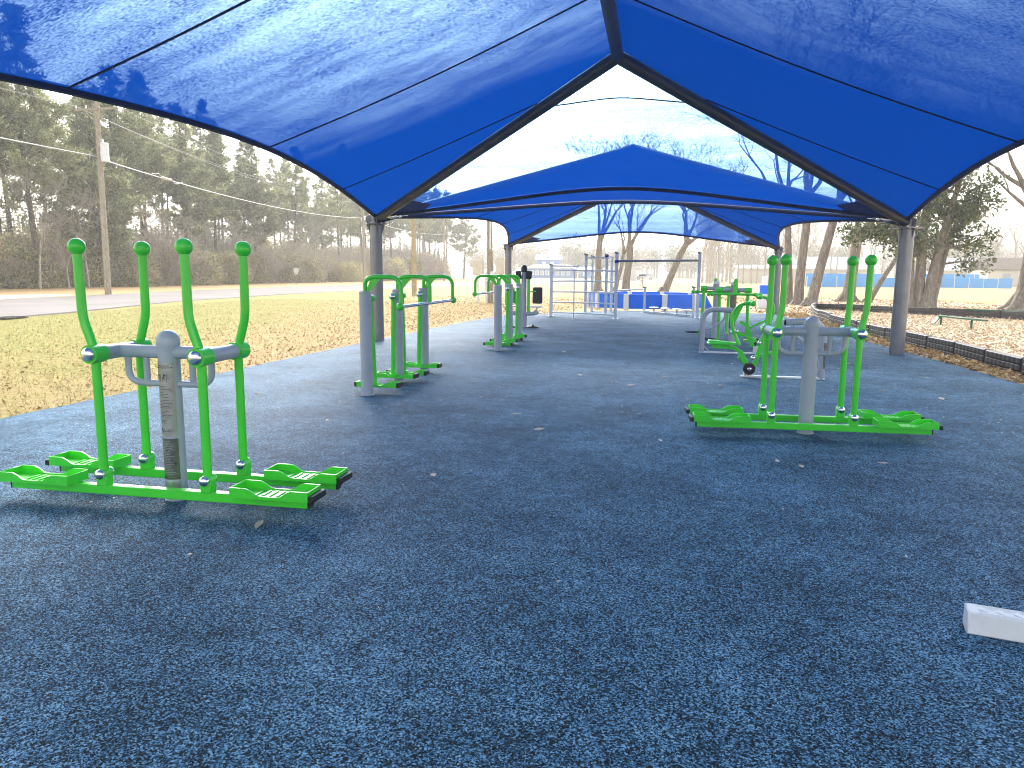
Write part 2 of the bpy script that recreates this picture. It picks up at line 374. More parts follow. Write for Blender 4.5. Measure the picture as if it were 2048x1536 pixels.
# ------------------------------------------------------------------ shade canopies
XL, XR, ZE, ZA = -5.78, 4.53, 2.54, 4.59; XM = (XL + XR) / 2
ZEL, ZER = 2.60, 2.49
def canopy(y0, y1, label, posts, inset0, inset1):
    t = thing('shade_canopy', (XM, (y0 + y1) / 2, 0), label, 'shade canopy', 0, 'blue hip-roof shade canopies')
    O = Vector((XM, (y0 + y1) / 2, 0))
    rel = lambda p: Vector(p) - O
    ya, yb = y0 + 3.9, y1 - 3.9
    A0 = Vector((XM, ya, ZA)); A1 = Vector((XM, yb, ZA))
    C = {(-1, 0): Vector((XL, y0 + inset0, ZEL)), (1, 0): Vector((XR, y0 + inset0, ZER)), (-1, 1): Vector((XL, y1 - inset1, ZEL)), (1, 1): Vector((XR, y1 - inset1, ZER))}
    def panel(r0, r1, e0, e1, sag, seams, vert=False):
        """fabric panel hung between a ridge edge and an in-curved eave cable"""
        nu, nv = 40, 18; P = []
        mid = (r0 + r1) / 2
        def pt(u, v):
            rp = r0.lerp(r1, u); ep = e0.lerp(e1, u)
            d = (rp - ep); L = max(d.length, .01)
            k = min(.8, sag * 4 * u * (1 - u) / L)
            ep = ep.lerp(rp, k)
            p = rp.lerp(ep, v)
            s = math.sin(PI * v) * math.sin(PI * u)
            p.z -= .07 * s
            return p
        for i in range(nu + 1):
            P.append([rel(pt(i / nu, j / nv)) for j in range(nv + 1)])
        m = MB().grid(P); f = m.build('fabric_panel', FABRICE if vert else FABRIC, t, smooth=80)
        h = MB(); h.tube([rel(pt(i / 60, 1)) for i in range(61)], .040, 8); h.build('edge_hem', HEM, f)
        for q in seams:
            if vert:
                pts = [rel(pt(k / 24, q)) for k in range(25)]
            else:
                # find u on ridge and eave with the same y
                pts = []
                for j in range(25):
                    v = j / 24; lo, hi = 0, 1
                    for _ in range(30):
                        mm = (lo + hi) / 2
                        if pt(mm, v).y < q: lo = mm
                        else: hi = mm
                    if .002 < lo < .998: pts.append(rel(pt(lo, v)))
            if len(pts) > 2: MB().tube([p + Vector((0, 0, -.006)) for p in pts], .010, 6).build('seam', HEM, f)
        # doubled cloth in the two lower corners
        for cu in ((0, 1) if vert else ()):
            g = []
            for i in range(7):
                row = []
                for j in range(7):
                    u = i / 6 * .085; v = 1 - j / 6 * .16 * (1 - i / 6 * .6)
                    p = rel(pt(u if cu == 0 else 1 - u, v)); p.z -= .012; row.append(p)
                g.append(row)
            MB().grid(g).build('corner_patch', PATCH, f, smooth=80)
        return f
    sy = [y0 + d for d in (1.95, 5.15, 8.3, 11.45)]
    panel(A0, A1, C[(-1, 0)], C[(-1, 1)], 1.07, sy)
    panel(A0, A1, C[(1, 0)], C[(1, 1)], .95, sy)
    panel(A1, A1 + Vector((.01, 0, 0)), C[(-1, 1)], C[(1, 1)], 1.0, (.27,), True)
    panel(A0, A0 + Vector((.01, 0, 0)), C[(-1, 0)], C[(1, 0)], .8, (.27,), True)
    MB().tube([rel(A0 - Vector((0, .05, .11))), rel(A1 + Vector((0, .05, -.11)))], .085, 20).build('ridge_beam', BEAMP, t)
    for (sx, e), c in C.items():
        top = (A0 if e == 0 else A1) - Vector((0, 0, .11))
        px = XL if sx < 0 else XR; py = y0 if e == 0 else y1
        ze = (ZEL if sx < 0 else ZER)
        low = Vector((px, py, ze - .07))
        MB().tube([rel(low), rel(top)], .092, 20).build('hip_beam', BEAMP, t)
        if (sx, e) not in posts: continue
        zp = ze - .17
        p = MB(); p.lathe(rel((px, py, 0)), [(.13, -.02), (.13, zp - .001)], seg=32); po = p.build('support_post', STEELP, t)
        g = MB()
        g.box(rel((px, py, zp + .012)), (.40, .40, .022), .003, rz=.5)
        g.lathe(rel((px, py, zp)), [(.105, .02), (.105, .17)], seg=24)
        g.build('mounting_plate', STEELP, po)
        g = MB()
        for a in (.5, .5 + PI / 2, .5 + PI, .5 + 1.5 * PI):
            M = Matrix.Rotation(a, 3, 'Z') @ Matrix.Rotation(PI / 2, 3, 'X')
            g.prism([(.128, 0), (.19, 0), (.128, -.19)], -.006, .006, M, rel((px, py, zp)))
            g.prism([(.10, .024), (.185, .024), (.22, .15), (.10, .21)], -.006, .006, M, rel((px, py, zp)))
        g.build('gusset', STEELP, po)
        g = MB()
        for a in range(4):
            q = rel((px + .15 * math.cos(a * PI / 2 + .5 + PI / 4), py + .15 * math.sin(a * PI / 2 + .5 + PI / 4), zp + .02))
            g.lathe(q, [(.016, 0), (.016, .022)], seg=6)
        g.build('bolt', CHROME, po)
    # turnbuckles that pull the four cable corners tight
    for (sx, e), c in C.items():
        px = XL if sx < 0 else XR; py = y0 if e == 0 else y1
        if e == 0 and inset0 < .15: continue
        q0 = Vector((px - sx * .14, py + (.10 if e == 0 else -.06), (ZEL if sx < 0 else ZER) - .03)); q1 = q0 + Vector((-sx * .34, .06 if e == 0 else -.03, .04))
        g = MB(); d = q1 - q0
        g.tube([rel(q0), rel(q0 + d * .3), rel(q0 + d * .32), rel(q0 + d * .66), rel(q0 + d * .68), rel(q1)], [.012, .012, .026, .026, .012, .012], 10)
        g.ball(rel(q0), .028); g.ball(rel(q1), .03)
        g.tube([rel(q1), rel(q1 + d * .5)], .007, 6)
        g.build('turnbuckle', CHROME, t)
        g = MB(); g.box(rel(q0 + Vector((-sx * .02, 0, .055))), (.16, .05, .012), .002); g.build('cable_clamp', GREYL, t)
    return t
Y0, Y1, Y2 = .46, 14.9, 29.3
canopy(Y0, Y1, 'large blue mesh shade canopy overhead, nearest, with two thick front posts', ((-1, 0), (1, 0), (-1, 1), (1, 1)), .0, .0)
canopy(Y1, Y2, 'farther blue mesh shade canopy, framed beneath the near one, on slim distant posts', ((-1, 1), (1, 1)), .2, .0)

# ------------------------------------------------------------------ exercise machines
def dome(mb, c, r, axis, sgn, depth=None):
    d = depth or r * .7
    prof = [(r, 0), (r, sgn * .006)] + [(r * math.cos(t), sgn * (.006 + d * math.sin(t))) for t in (.3, .6, .9, 1.2, 1.45)]
    if sgn < 0 and axis != 'y' or sgn > 0 and axis == 'y': prof = prof
    return mb.lathe(c, prof, axis, 20)

def tray(x0, x1, w, z, y=0):
    """foot tray with dipped side walls; x1 is the open outer end"""
    m = MB(); d = 1 if x1 > x0 else -1; L = abs(x1 - x0); n = 14
    th = .006
    def hgt(t):
        k = max(0, min(1, (abs(t - .5) - .12) / .16)); k = k * k * (3 - 2 * k)
        return .016 + .042 * k
    m.box(((x0 + x1) / 2, y, z + .004), (L, w, .008), .002)
    for s in (-1, 1):
        P = []
        for i in range(n + 1):
            t = i / n; x = x0 + (x1 - x0) * t; h = hgt(t)
            yo = y + s * w / 2; yi = y + s * (w / 2 - th)
            P.append([(x, yo, z - .004), (x, yo + s * .002, z + h), (x, yi, z + h), (x, yi, z)])
        m.grid(P if (s * d) < 0 else [r[::-1] for r in P])
        for P_ in (P[0], P[-1]): m.add(P_, [(0, 1, 2, 3)])
    m.box((x0, y, z + .026), (th, w, .06), .002)
    for k in range(5):                                    # raised grip ribs
        m.box((x0 + (x1 - x0) * (.3 + .09 * k), y, z + .011), (.014, w * .62, .008), .002)
    return m
def tray_set(parent, x0, x1, w, z, y=0):
    t = tray(x0, x1, w, z, y).build('foot_tray', GREEN, parent)
    d = 1 if x1 > x0 else -1
    MB().box((x1 - d * .003, y, z + .026), (.006, w - .002, .06), .002).build('end_wall', GREEN, t)
    MB().box((x1 + d * .018, y, z + .014), (.034, w + .004, .040), .005).build('end_cap', BLACK, t)
    return t

def text_bits(parent, mat, s, size, place, spacing=1.0):
    cu = bpy.data.curves.new('text', 'FONT'); cu.body = s; cu.size = size; cu.align_x = 'CENTER'; cu.resolution_u = 2
    tmp = bpy.data.objects.new('lettering', cu); COL.objects.link(tmp)
    dg = bpy.context.evaluated_depsgraph_get(); me = bpy.data.meshes.new_from_object(tmp.evaluated_get(dg))
    bpy.data.objects.remove(tmp)
    me.materials.clear(); me.materials.append(mat)
    for v in me.vertices: v.co = place(v.co.x, v.co.y)
    o = bpy.data.objects.new('lettering', me); COL.objects.link(o); o.parent = parent
    return o

def cross_trainer(loc, rz, label, lean):
    t = thing('cross_trainer', loc, label, 'exercise machine', rz, 'double elliptical cross trainers')
    p = MB(); p.lathe((0, 0, 0), [(.075, -.01), (.075, .006), (.0655, .008), (.0655, 1.0)], seg=36); po = p.build('post', GREY, t)
    c = MB(); c.lathe((0, 0, 1.0), [(.070, -.012), (.071, .004), (.069, .014)] + [(.069 * math.cos(a), .016 + .068 * math.sin(a)) for a in (.2, .45, .7, .95, 1.2, 1.4, 1.53)], seg=36); c.build('post_cap', GREY, po)
    # foil instruction label wrapped round the front of the post
    def wrap(z0, z1, mat, name, a0=-2.62, a1=-.56, r=.0668):
        P = [[(r * math.cos(a0 + (a1 - a0) * i / 20), r * math.sin(a0 + (a1 - a0) * i / 20), z) for z in (z0, z1)] for i in range(21)]
        return MB().grid(P).build(name, mat, po, smooth=80)
    wrap(.42, .885, LABELM, 'foil_label'); wrap(.14, .405, LABELD, 'foil_label'); wrap(.075, .125, LABELM, 'foil_label')
    def onpost(z0, ang=-1.62, r=.0682):
        return lambda x, y: (r * math.cos(ang + x / r), r * math.sin(ang + x / r), z0 + y)
    ln = MB()
    rr = random.Random(3)
    def line(z, x0, x1, h):
        f = onpost(z); a = [f(x0 + (x1 - x0) * i / 5, 0) for i in range(6)]; b = [f(x0 + (x1 - x0) * i / 5, h) for i in range(6)]
        ln.grid([[a[i], b[i]] for i in range(6)])
    for z, w in ((.862, .062), (.850, .075)):
        x = -.055
        while x < -.055 + w * 1.5:
            l = rr.uniform(.006, .018); line(z, x, x + l, .0055); x += l + .004
    z = .735
    while z > .50:
        x = -.055; e = rr.choice((.0, .01, .03, .045))
        while x < e:
            l = rr.uniform(.006, .02); line(z, x, min(e, x + l), .0028); x += l + .003
        z -= .0095 if rr.random() < .8 else .02
    # little exercise figures: standing on two trainers
    for cx in (-.032, .012):
        for (ax, az, bx, bz, w) in ((-.016, .765, .016, .765, .003), (-.002, .775, -.004, .800, .006), (-.004, .800, .012, .806, .003), (.013, .768, .016, .812, .003), (-.004, .798, -.012, .785, .003), (-.013, .768, -.015, .800, .003)):
            f = onpost(0); d = Vector((bx - ax, bz - az)).normalized(); nx, nz = -d.y * w / 2, d.x * w / 2
            ln.add([f(cx + ax + nx, az + nz), f(cx + ax - nx, az - nz), f(cx + bx - nx, bz - nz), f(cx + bx + nx, bz + nz)], [(0, 1, 2, 3)])
        f = onpost(0); ln.add([f(cx - .003 + .006 * math.cos(a), .808 + .006 * math.sin(a)) for a in [k * PI / 4 for k in range(8)]], [tuple(range(8))])
    ln.add([onpost(0)(x, y) for x, y in ((-.044, .452), (-.036, .452), (-.030, .462), (-.026, .448), (-.020, .448), (-.028, .472), (-.034, .472))], [tuple(range(7))])
    ln.build('print', INK, po, smooth=0)
    text_bits(po, INK, 'ExoFit', .022, lambda x, y: onpost(.448)(x + .008, y))
    ln = MB(); z = .385
    while z > .17:
        x = -.05; e = rr.choice((.02, .035, .045))
        while x < e:
            l = rr.uniform(.008, .022); line(z, x, min(e, x + l), .003); x += l + .003
        z -= .0105
    ln.build('print', INKL, po, smooth=0)
    m = MB(); m.tube([(-.356, 0, .945), (.356, 0, .945)], .041, 22)
    for s in (-1, 1): m.tube([(s * .356, -.148, .945), (s * .356, .148, .945)], .046, 24)
    m.build('crossbar', GREY, t)
    for s in (-1, 1):
        m = MB(); m.tube(fillet([(s * .29, 0, .915), (s * .29, 0, .745), (s * .06, 0, .745)], .13, 8), .021, 14)
        m.tube([(s * .16, 0, .91), (s * .16, 0, .755)], .020, 14); m.build('brace', GREY, t)
    for sy in (-1, 1):
        y = sy * .198
        # swinging rail with a tray at each end
        r = MB(); r.box((0, y, .098), (2.03, .055, .058), .004); ro = r.build('foot_rail', GREEN, t)
        for s in (-1, 1): MB().box((s * 1.018, y, .098), (.012, .056, .059), .002).build('end_cap', BLACK, ro)
        for s in (-1, 1): tray_set(ro, s * .55, s * 1.045, .175, .130, y)
        for s in (-1, 1):
            x = s * .356
            b = MB(); b.box((x, y, .160), (.072, .066, .075), .005); b.tube([(x, y - .034, .198), (x, y + .034, .198)], .036, 18); b.build('pivot_bracket', GREEN, ro)
            
            for yy in (-.038, .038): MB().ball((x, y + yy, .198), .0335, sc=(1, .8, 1)).build('chrome_cap', CHROME, ro)
            l = lean[sy]
            a = MB(); a.tube(fillet([(x, y, .215), (x, y, .96), (x + l, y, 1.165), (x + l * 1.05, y, 1.55)], .06, 6), .0275, 18)
            ao = a.build('handle_arm', GREEN, t)
            MB().ball((x + l * 1.06, y, 1.585), .0505, 28, 16).build('ball_grip', GREEN, ao)
            h = MB(); h.tube([(x, y - .055, .945), (x, y + .055, .945)], .056, 28); h.build('hub_sleeve', GREEN, ao)
            q = MB(); dome(q, (x, y + sy * .056, .945), .043, 'y', sy, .022); q.build('chrome_cap', CHROME, ao)
    return t
cross_trainer((-2.965, 4.08, 0), 0, 'green four handled elliptical cross trainer on grey post, nearest machine at left', {-1: -.068, 1: .062})
cross_trainer((1.43, 7.10, 0), PI + math.radians(3), 'green four handled elliptical cross trainer on grey post, at right beyond the open floor', {1: -.042, -1: -.012})

def air_walker():
    t = thing('air_walker', (-3.31, 8.15, 0), 'green double air walker with three grey posts, near the left canopy post', 'exercise machine', 0, 'double air walkers')
    S = 1.115
    for i in range(3):
        y = i * S
        m = MB(); m.lathe((0, y, 0), [(.078, -.01), (.078, .006), (.070, .008), (.070, 1.20), (.073, 1.202), (.073, 1.222), (.066, 1.228)], seg=30); m.build('post', GREY, t)
        m = MB(); m.tube(fillet([(0, y, 1.215), (.005, y, 1.395), (.44, y, 1.395), (.44, y, 1.06)], .15, 10), .0255, 16)
        m.prism([(.012, 1.23), (.05, 1.21), (.20, 1.378), (.15, 1.385), (.07, 1.36)], -.004, .004, Matrix.Rotation(PI / 2, 3, 'X'), (0, y, 0))
        m.build('handle', GREEN, t)
    m = MB(); m.tube([(.44, -.03, 1.055), (.44, 2 * S + .03, 1.055)], .021, 16); b = m.build('grab_bar', CHROME, t)
    for y in (-.04, 2 * S + .04): MB().ball((.44, y, 1.055), .047).build('ball_end', GREEN, b)
    for k, (py, s, sw) in enumerate(((0, 1, .03), (S, -1, -.02), (S, 1, .02), (2 * S, -1, -.03))):
        y = py + s * .165
        a = MB(); a.tube([(0, py + s * .06, 1.14), (0, y + s * .03, 1.14)], .034, 16); a.build('axle', GREY, t)
        l = MB(); l.tube([(0, y, 1.14), (sw, y, .125)], .031, 16); l.tube([(0, y - .04, 1.14), (0, y + .04, 1.14)], .045, 18)
        l.box((sw, y, .105), (.09, .07, .05), .005); lo = l.build('leg', GREEN, t)
        c = MB(); dome(c, (0, y + s * .041, 1.14), .04, 'y', s, .028); c.build('chrome_cap', CHROME, lo)
        tr = tray(-.20 + sw, .30 + sw, .155, .085, y); to = tr.build('foot_tray', GREEN, lo)
        for x in (-.215, .315): MB().box((x + sw, y, .112), (.034, .165, .06), .006).build('end_cap', BLACK, lo)
    return t
aw = air_walker()
dup(aw, (-2.87, 15.79, 0), PI, 'green double air walker with three grey posts, farther away beside the chest press')

def chest_press():
    t = thing('chest_press', (-3.46, 19.75, 0), 'green and grey press machine with black padded back boards on one post', 'exercise machine')
    m = MB(); m.lathe((0, 0, 0), [(.11, 0), (.11, .012), (.085, .014), (.085, .40), (.07, .41), (.07, 1.56)], seg=24); m.build('post', GREY, t)
    m = MB(); m.lathe((0, 0, 1.48), [(.082, 0), (.082, .10)] + [(.082 * math.cos(a), .10 + .09 * math.sin(a)) for a in (.3, .6, .9, 1.2, 1.5)], seg=24); m.build('post_cap', BLACK, t)
    for s in (-1, 1):
        m = MB(); m.beam((s * .135, -.05, .42), (s * .135, -.05, 1.36), .075, .06); m.beam((s * .135, -.05, .95), (s * .34, -.1, .97), .035, .035)
        a = m.build('lever_arm', GREEN, t)
        w = MB(); w.box((s * .145, -.05, 1.40), (.14, .14, .22), .02, M=Matrix.Rotation(s * .12, 3, 'Y')); w.build('weight_block', BLACK, a)
        m = MB(); m.box((s * .38, -.05, .86), (.27, .07, .44), .03); m.build('back_board', BLACKV if s > 0 else GREEN, t)
        m = MB(); m.tube([(s * .06, -.02, .36), (s * .34, -.02, .38)], .055, 16); m.tube([(s * .34, -.08, .40), (s * .34, .05, .40)], .07, 16); m.build('seat_arm', GREY, t)
        m = MB(); m.box((s * .36, -.08, .56), (.30, .26, .04), .015); m.tube([(s * .36, -.05, .44), (s * .36, -.05, .55)], .025, 10); m.build('seat', GREYL, t)
        m = MB(); m.prism([(-.17, .0), (.17, .0), (.15, .03), (.05, .045), (.0, .10), (-.03, .045), (-.15, .03)], -.08, .08, Matrix.Rotation(PI / 2, 3, 'X'), (s * .30, -.25, .0)); m.build('foot_rest', BLACK, t)
    m = MB(); m.prism([(-.04, .5), (-.26, .62), (-.30, .9), (-.2, 1.0), (-.04, .95)], -.005, .005, Matrix.Rotation(PI / 2, 3, 'X'), (0, -.01, 0)); m.build('side_plate', GREEN, t)
chest_press()

def swing_station():
    t = thing('leg_swing_station', (1.62, 15.9, 0), 'green pendulum leg swing station with long handlebar, nearer of the pair', 'exercise machine', 0, 'pendulum leg swing stations')
    m = MB(); m.lathe((0, 0, 0), [(.075, -.01), (.075, .006), (.064, .008), (.064, 1.25)], seg=28); po = m.build('post', GREY, t)
    m = MB(); m.lathe((0, 0, 1.25), [(.068, -.01), (.068, .01)] + [(.068 * math.cos(a), .01 + .06 * math.sin(a)) for a in (.3, .6, .9, 1.2, 1.5)], seg=28); m.build('post_cap', WHITEP, po)
    P = [[(.0655 * math.cos(a), .0655 * math.sin(a), z) for z in (.36, 1.02)] for a in [-2.9 + 2.6 * i / 16 for i in range(17)]]
    MB().grid(P).build('foil_label', LABELD, po, smooth=80)
    m = MB(); m.tube([(-.30, 0, 1.14), (.30, 0, 1.14)], .045, 18); m.build('axle', GREY, t)
    for s in (-1, 1):
        l = MB(); l.tube([(s * .215, 0, 1.14), (s * .355, 0, 1.14)], .055, 20); l.tube([(s * .285, 0, 1.1), (s * (.26 if s < 0 else .31), .0, .13)], .034, 14)
        l.box((s * .31, 0, .10), (.12, .07, .05), .006); l.beam((s * .30, 0, .10), (s * .62, -.02, .115), .05, .02); lo = l.build('swing_leg', GREEN, t)
        q = MB(); q.ball((s * .50, -.02, .125), .16, 20, 10, (1.05, .55, .16)); q.build('pedal', BLACK, lo)
    m = MB(); m.prism([(-.035, 1.04), (.035, 1.04), (.05, 1.2), (.03, 1.36), (0, 1.385), (-.03, 1.36), (-.045, 1.2)], -.012, .012, Matrix.Rotation(PI / 2, 3, 'X'), (0.02, -.10, 0))
    m.box((0.02, -.075, 1.10), (.06, .06, .08), .006); m.build('bracket', GREEN, t)
    m = MB(); m.tube([(-.50, -.12, 1.06), (.50, -.12, 1.055)], .026, 14); b = m.build('handlebar', GREEN, t)
    for x in (-.51, -.44, .42, .52): MB().ball((x, -.12, 1.057), .042).build('ball_grip', GREEN, b)
    return t
sw = swing_station()
dup(sw, (1.42, 17.7, 0), PI + .03, 'green pendulum leg swing station with long handlebar, farther of the pair')

def horse_rider():
    t = thing('horse_rider', (1.37, 10.9, 0), 'green seat rider machine with grey cane frame, nearer, its frame at right', 'exercise machine', 0, 'seat rider machines')
    m = MB(); m.tube(fillet([(.985, 0, -.01), (.985, 0, .83), (.47, 0, .80)], .26, 12), .048, 20); m.tube(fillet([(.975, 0, .44), (.84, 0, .45), (.60, 0, .62), (.585, 0, .77)], .1, 6), .02, 12)
    m.beam((.97, 0, .16), (.84, 0, .02), .035, .03); co = m.build('cane_frame', GREY, t)
    c = MB(); dome(c, (.468, 0, .80), .047, 'x', -1, .02); c.build('end_cap', BLACK, co)
    P = [[(.985 + .0495 * math.cos(a), .0495 * math.sin(a), z) for z in (.16, .52)] for a in [-1.5 + 1.9 * i / 14 for i in range(15)]]
    MB().grid(P).build('foil_label', LABELD, co, smooth=80)
    m = MB(); m.box((.46, 0, .014), (1.14, .09, .026), .004); m.build('base_rail', GREYL, t)
    m = MB(); m.box((0, .02, .075), (.13, .07, .15), .01); m.build('pivot_block', GREYL, t)
    w = MB(); w.lathe((0, -.075, .13), [(.080, -.02), (.086, -.012), (.086, .022), (.078, .03)], 'y', 28); wo = w.build('pivot_disc', BLACK, t)
    c = MB(); dome(c, (0, -.097, .13), .032, 'y', -1, .022); c.build('chrome_cap', CHROME, wo)
    m = MB(); m.beam((-.01, 0, .12), (-.13, 0, .37), .06, .075, .01); pts = fillet([(-.115, 0, .34), (-.20, 0, .425), (-.52, 0, .435)], .1, 6)
    for a, b in zip(pts[:-1], pts[1:]): m.beam(a, b, .055, .055, .006)
    m.beam((-.02, .06, .2), (-.13, .06, .30), .02, .09, .004)
    ao = m.build('seat_beam', GREEN, t)
    s = MB(); s.box((-.36, 0, .478), (.46, .24, .028), .012); s.prism([(-.55, .485), (-.58, .52), (-.56, .525), (-.2, .495)], -.09, .09, Matrix.Rotation(PI / 2, 3, 'X')); s.build('seat', GREEN, t)
    m = MB(); m.tube(fillet([(-.15, 0, .47), (-.255, 0, .70), (-.27, 0, .90), (-.16, 0, 1.04), (.0, 0, 1.06)], .09, 6), .026, 14); m.tube([(.0, -.13, 1.055), (.0, .13, 1.055)], .022, 12)
    m.prism([(-.275, .86), (-.25, .70), (-.12, 1.01), (-.16, 1.03)], -.004, .004, Matrix.Rotation(PI / 2, 3, 'X')); ho = m.build('handle', GREEN, t)
    for q in ((.0, -.14, 1.055), (.0, .14, 1.055)): MB().ball(q, .042).build('ball_grip', GREEN, ho)
    m = MB(); m.beam((-.20, -.03, .66), (.12, -.03, .50), .03, .035); m.prism([(.03, .13), (.16, .56), (.30, .62), (.34, .58), (.22, .50), (.16, .30), (.10, .12)], -.006, .006, Matrix.Rotation(PI / 2, 3, 'X'), (0, .04, 0)); lo = m.build('link_rod', GREEN, t)
    
    for q in ((-.20, -.055, .66), (.12, -.055, .50)): MB().ball(q, .03, sc=(1, .6, 1)).build('chrome_cap', CHROME, lo)
    m = MB(); m.beam((.04, .0, .28), (.45, .0, .40), .04, .04); m.tube([(.45, -.2, .40), (.45, .2, .40)], .022, 12); fo = m.build('foot_peg', GREEN, t)
    c = MB(); c.ball((.05, -.03, .28), .034, sc=(1, .6, 1)); c.build('chrome_cap', CHROME, fo)
    return t
hr = horse_rider()
dup(hr, (1.90, 14.15, 0), PI, 'green seat rider machine with grey cane frame, farther, its frame at left')

def fitness_frame():
    t = thing('fitness_frame', (-1.21, 24.17, 0), 'grey steel climbing frame with ladder, horizontal rungs and tall pull-up bar', 'climbing frame')
    O = Vector((-1.21, 24.17, 0)); rel = lambda p: Vector(p) - O
    def post(x, y, h, w=.10, collar=None, base=True):
        m = MB(); m.box(rel((x, y, h / 2)), (w, w, h), .006); po = m.build('post', GREYL, t)
        c = MB(); c.prism([(-.075, 0), (.075, 0), (.075, .02), (-.075, .07)], -.07, .07, Matrix.Rotation(PI / 2, 3, 'X'), rel((x, y, h))); c.build('post_cap', STEELP, po)
        if base: MB().box(rel((x, y, .008)), (.2, .2, .015), .002).build('base_plate', GREYL, po)
        if collar: MB().box(rel((x, y, collar)), (w + .035, w + .035, .10), .006).build('collar', BLUEC, po)
    post(-3.45, 25.1, 1.72); post(-1.21, 24.17, 2.1, collar=1.84); post(1.46, 25.65, 2.15)
    lx0, lx1, ly0, ly1 = -2.47, -1.73, 27.25, 28.9
    post(lx0, ly0, 2.12); post(lx1, ly0 + .1, 2.12, collar=2.1); post(lx0 + .1, ly1, 2.1); post(lx1 + .1, ly1 + .1, 2.06)
    for a, b in ((( lx0, ly0), (lx0 + .1, ly1)), ((lx1, ly0 + .1), (lx1 + .1, ly1 + .1))):
        MB().beam(rel((*a, 2.04)), rel((*b, 2.04)), .05, .06).build('ladder_rail', GREYL, t)
    for k in range(6):
        y = ly0 + .2 + k * .25
        MB().tube([rel((lx0 + .02 + k * .015, y, 2.04)), rel((lx1 + .02 + k * .015, y + .05, 2.04))], .019, 10).build('ladder_rung', GREYL, t)
    # curved horizontal rungs between the two near posts
    A = Vector((-3.45, 25.1, 0)); B = Vector((-1.21, 24.17, 0)); M_ = Vector((-3.07, 24.93, 0))
    for z in (.13, .48, .83, 1.19, 1.54):
        pts = [A.lerp(B, k / 12) + Vector((-.06 * math.sin(PI * k / 12), -.14 * math.sin(PI * k / 12), z + .02 * math.sin(PI * k / 12))) for k in range(13)]
        MB().tube([rel(p) for p in pts], .024, 12).build('rung', GREYL, t)
    m = MB(); m.tube([rel((-2.62, 24.62, -.02)), rel((-2.62, 24.62, 1.54))], .02, 10); m.build('rung_support', GREYL, t)
    MB().tube([rel((-3.45, 25.1, 1.70)), rel((lx0, ly0, 1.72))], .022, 10).build('rung', GREYL, t)
    MB().tube([rel((-1.21, 24.17, 1.86)), rel((1.46, 25.65, 1.92))], .036, 14).build('pull_up_bar', STEELP, t)
    post(-.34, 28.6, .93, .09); post(1.34, 25.95, 1.0, .08)
    MB().tube([rel((-1.21, 24.17 + .05, .93)), rel((-.34, 28.6, .90))], .022, 10).build('rung', GREYL, t)
fitness_frame()

def step_trail():
    t = thing('balance_step_trail', (.55, 27.3, 0), 'row of small grey stepping discs on a low base rail before blue wall', 'stepping discs')
    O = Vector((.55, 27.3, 0)); a = Vector((-.30, 28.5, 0)) - O; b = Vector((1.30, 26.1, 0)) - O
    MB().beam(a + Vector((0, 0, .05)), b + Vector((0, 0, .05)), .12, .06).build('base_rail', GREYL, t)
    for k in (.2, .45, .70, .90):
        p = a.lerp(b, k)
        m = MB(); m.lathe(p, [(.03, .08), (.03, .21)], seg=12); so = m.build('stem', GREY, t)
        MB().lathe(p, [(.15, .205), (.17, .215), (.17, .235), (.15, .245)], seg=24).build('step_disc', GREYL, so)
step_trail()

def gaga():
    t = thing('ball_pit_wall', (-.35, 32.75, 0), 'low many sided pit wall of blue panels between white posts', 'pit wall')
    R_ = 2.45; n = 10; A0 = math.radians(-107.5)
    V = [(R_ * math.cos(A0 + k * PI / 5), R_ * math.sin(A0 + k * PI / 5)) for k in range(n)]
    for k in range(n):
        a = Vector((*V[k], 0)); b = Vector((*V[(k + 1) % n], 0)); d = (b - a).normalized()
        p = MB(); p.beam(a + d * .11 + Vector((0, 0, .34)), b - d * .11 + Vector((0, 0, .34)), .05, .58, .01); po = p.build('wall_panel', BLUEP, t)
        q = MB(); q.beam(a + d * .11 + Vector((0, 0, .638)), b - d * .11 + Vector((0, 0, .638)), .07, .014, .003); q.build('top_trim', BLUEP, po)
        m = MB(); m.box((*V[k], .32), (.20, .16, .66), .01, rz=A0 + k * PI / 5 + PI / 2); m.build('corner_post', WHITEP, t)
    # slanted brace on the right corner
    m = MB(); m.prism([(0, 0), (.34, 0), (0, .6)], -.03, .03, Matrix.Rotation(PI / 2, 3, 'X'), (V[3][0] + .09, V[3][1], 0)); m.build('brace', BLUEP, t)
gaga()

def near_rail():
    t = thing('low_bench_rail', (1.32, 3.18, 0), 'pale grey steel beam with embossed grip top at the lower right corner', 'bench rail', math.radians(-13))
    m = MB(); m.box((1.0, 0, .049), (2.0, .105, .095), .006); b = m.build('beam', GREYL, t)
    m = MB()
    for k in range(30):
        for s in (-1, 1):
            M = Matrix.Rotation(s * .75, 3, 'Z')
            m.ball((.06 + k * .062 + (.031 if s > 0 else 0), s * .017, .0965), .016, 10, 6, (1.5, .36, .28)) if s > 0 else m.box((.06 + k * .062, s * .017, .0975), (.045, .009, .005), .002, M=M)
    m.box((1.0, -.036, .0975), (1.92, .006, .004), .001); m.box((1.0, .036, .0975), (1.92, .006, .004), .001)
    m.build('embossed_grip', GREYL, b)
near_rail()

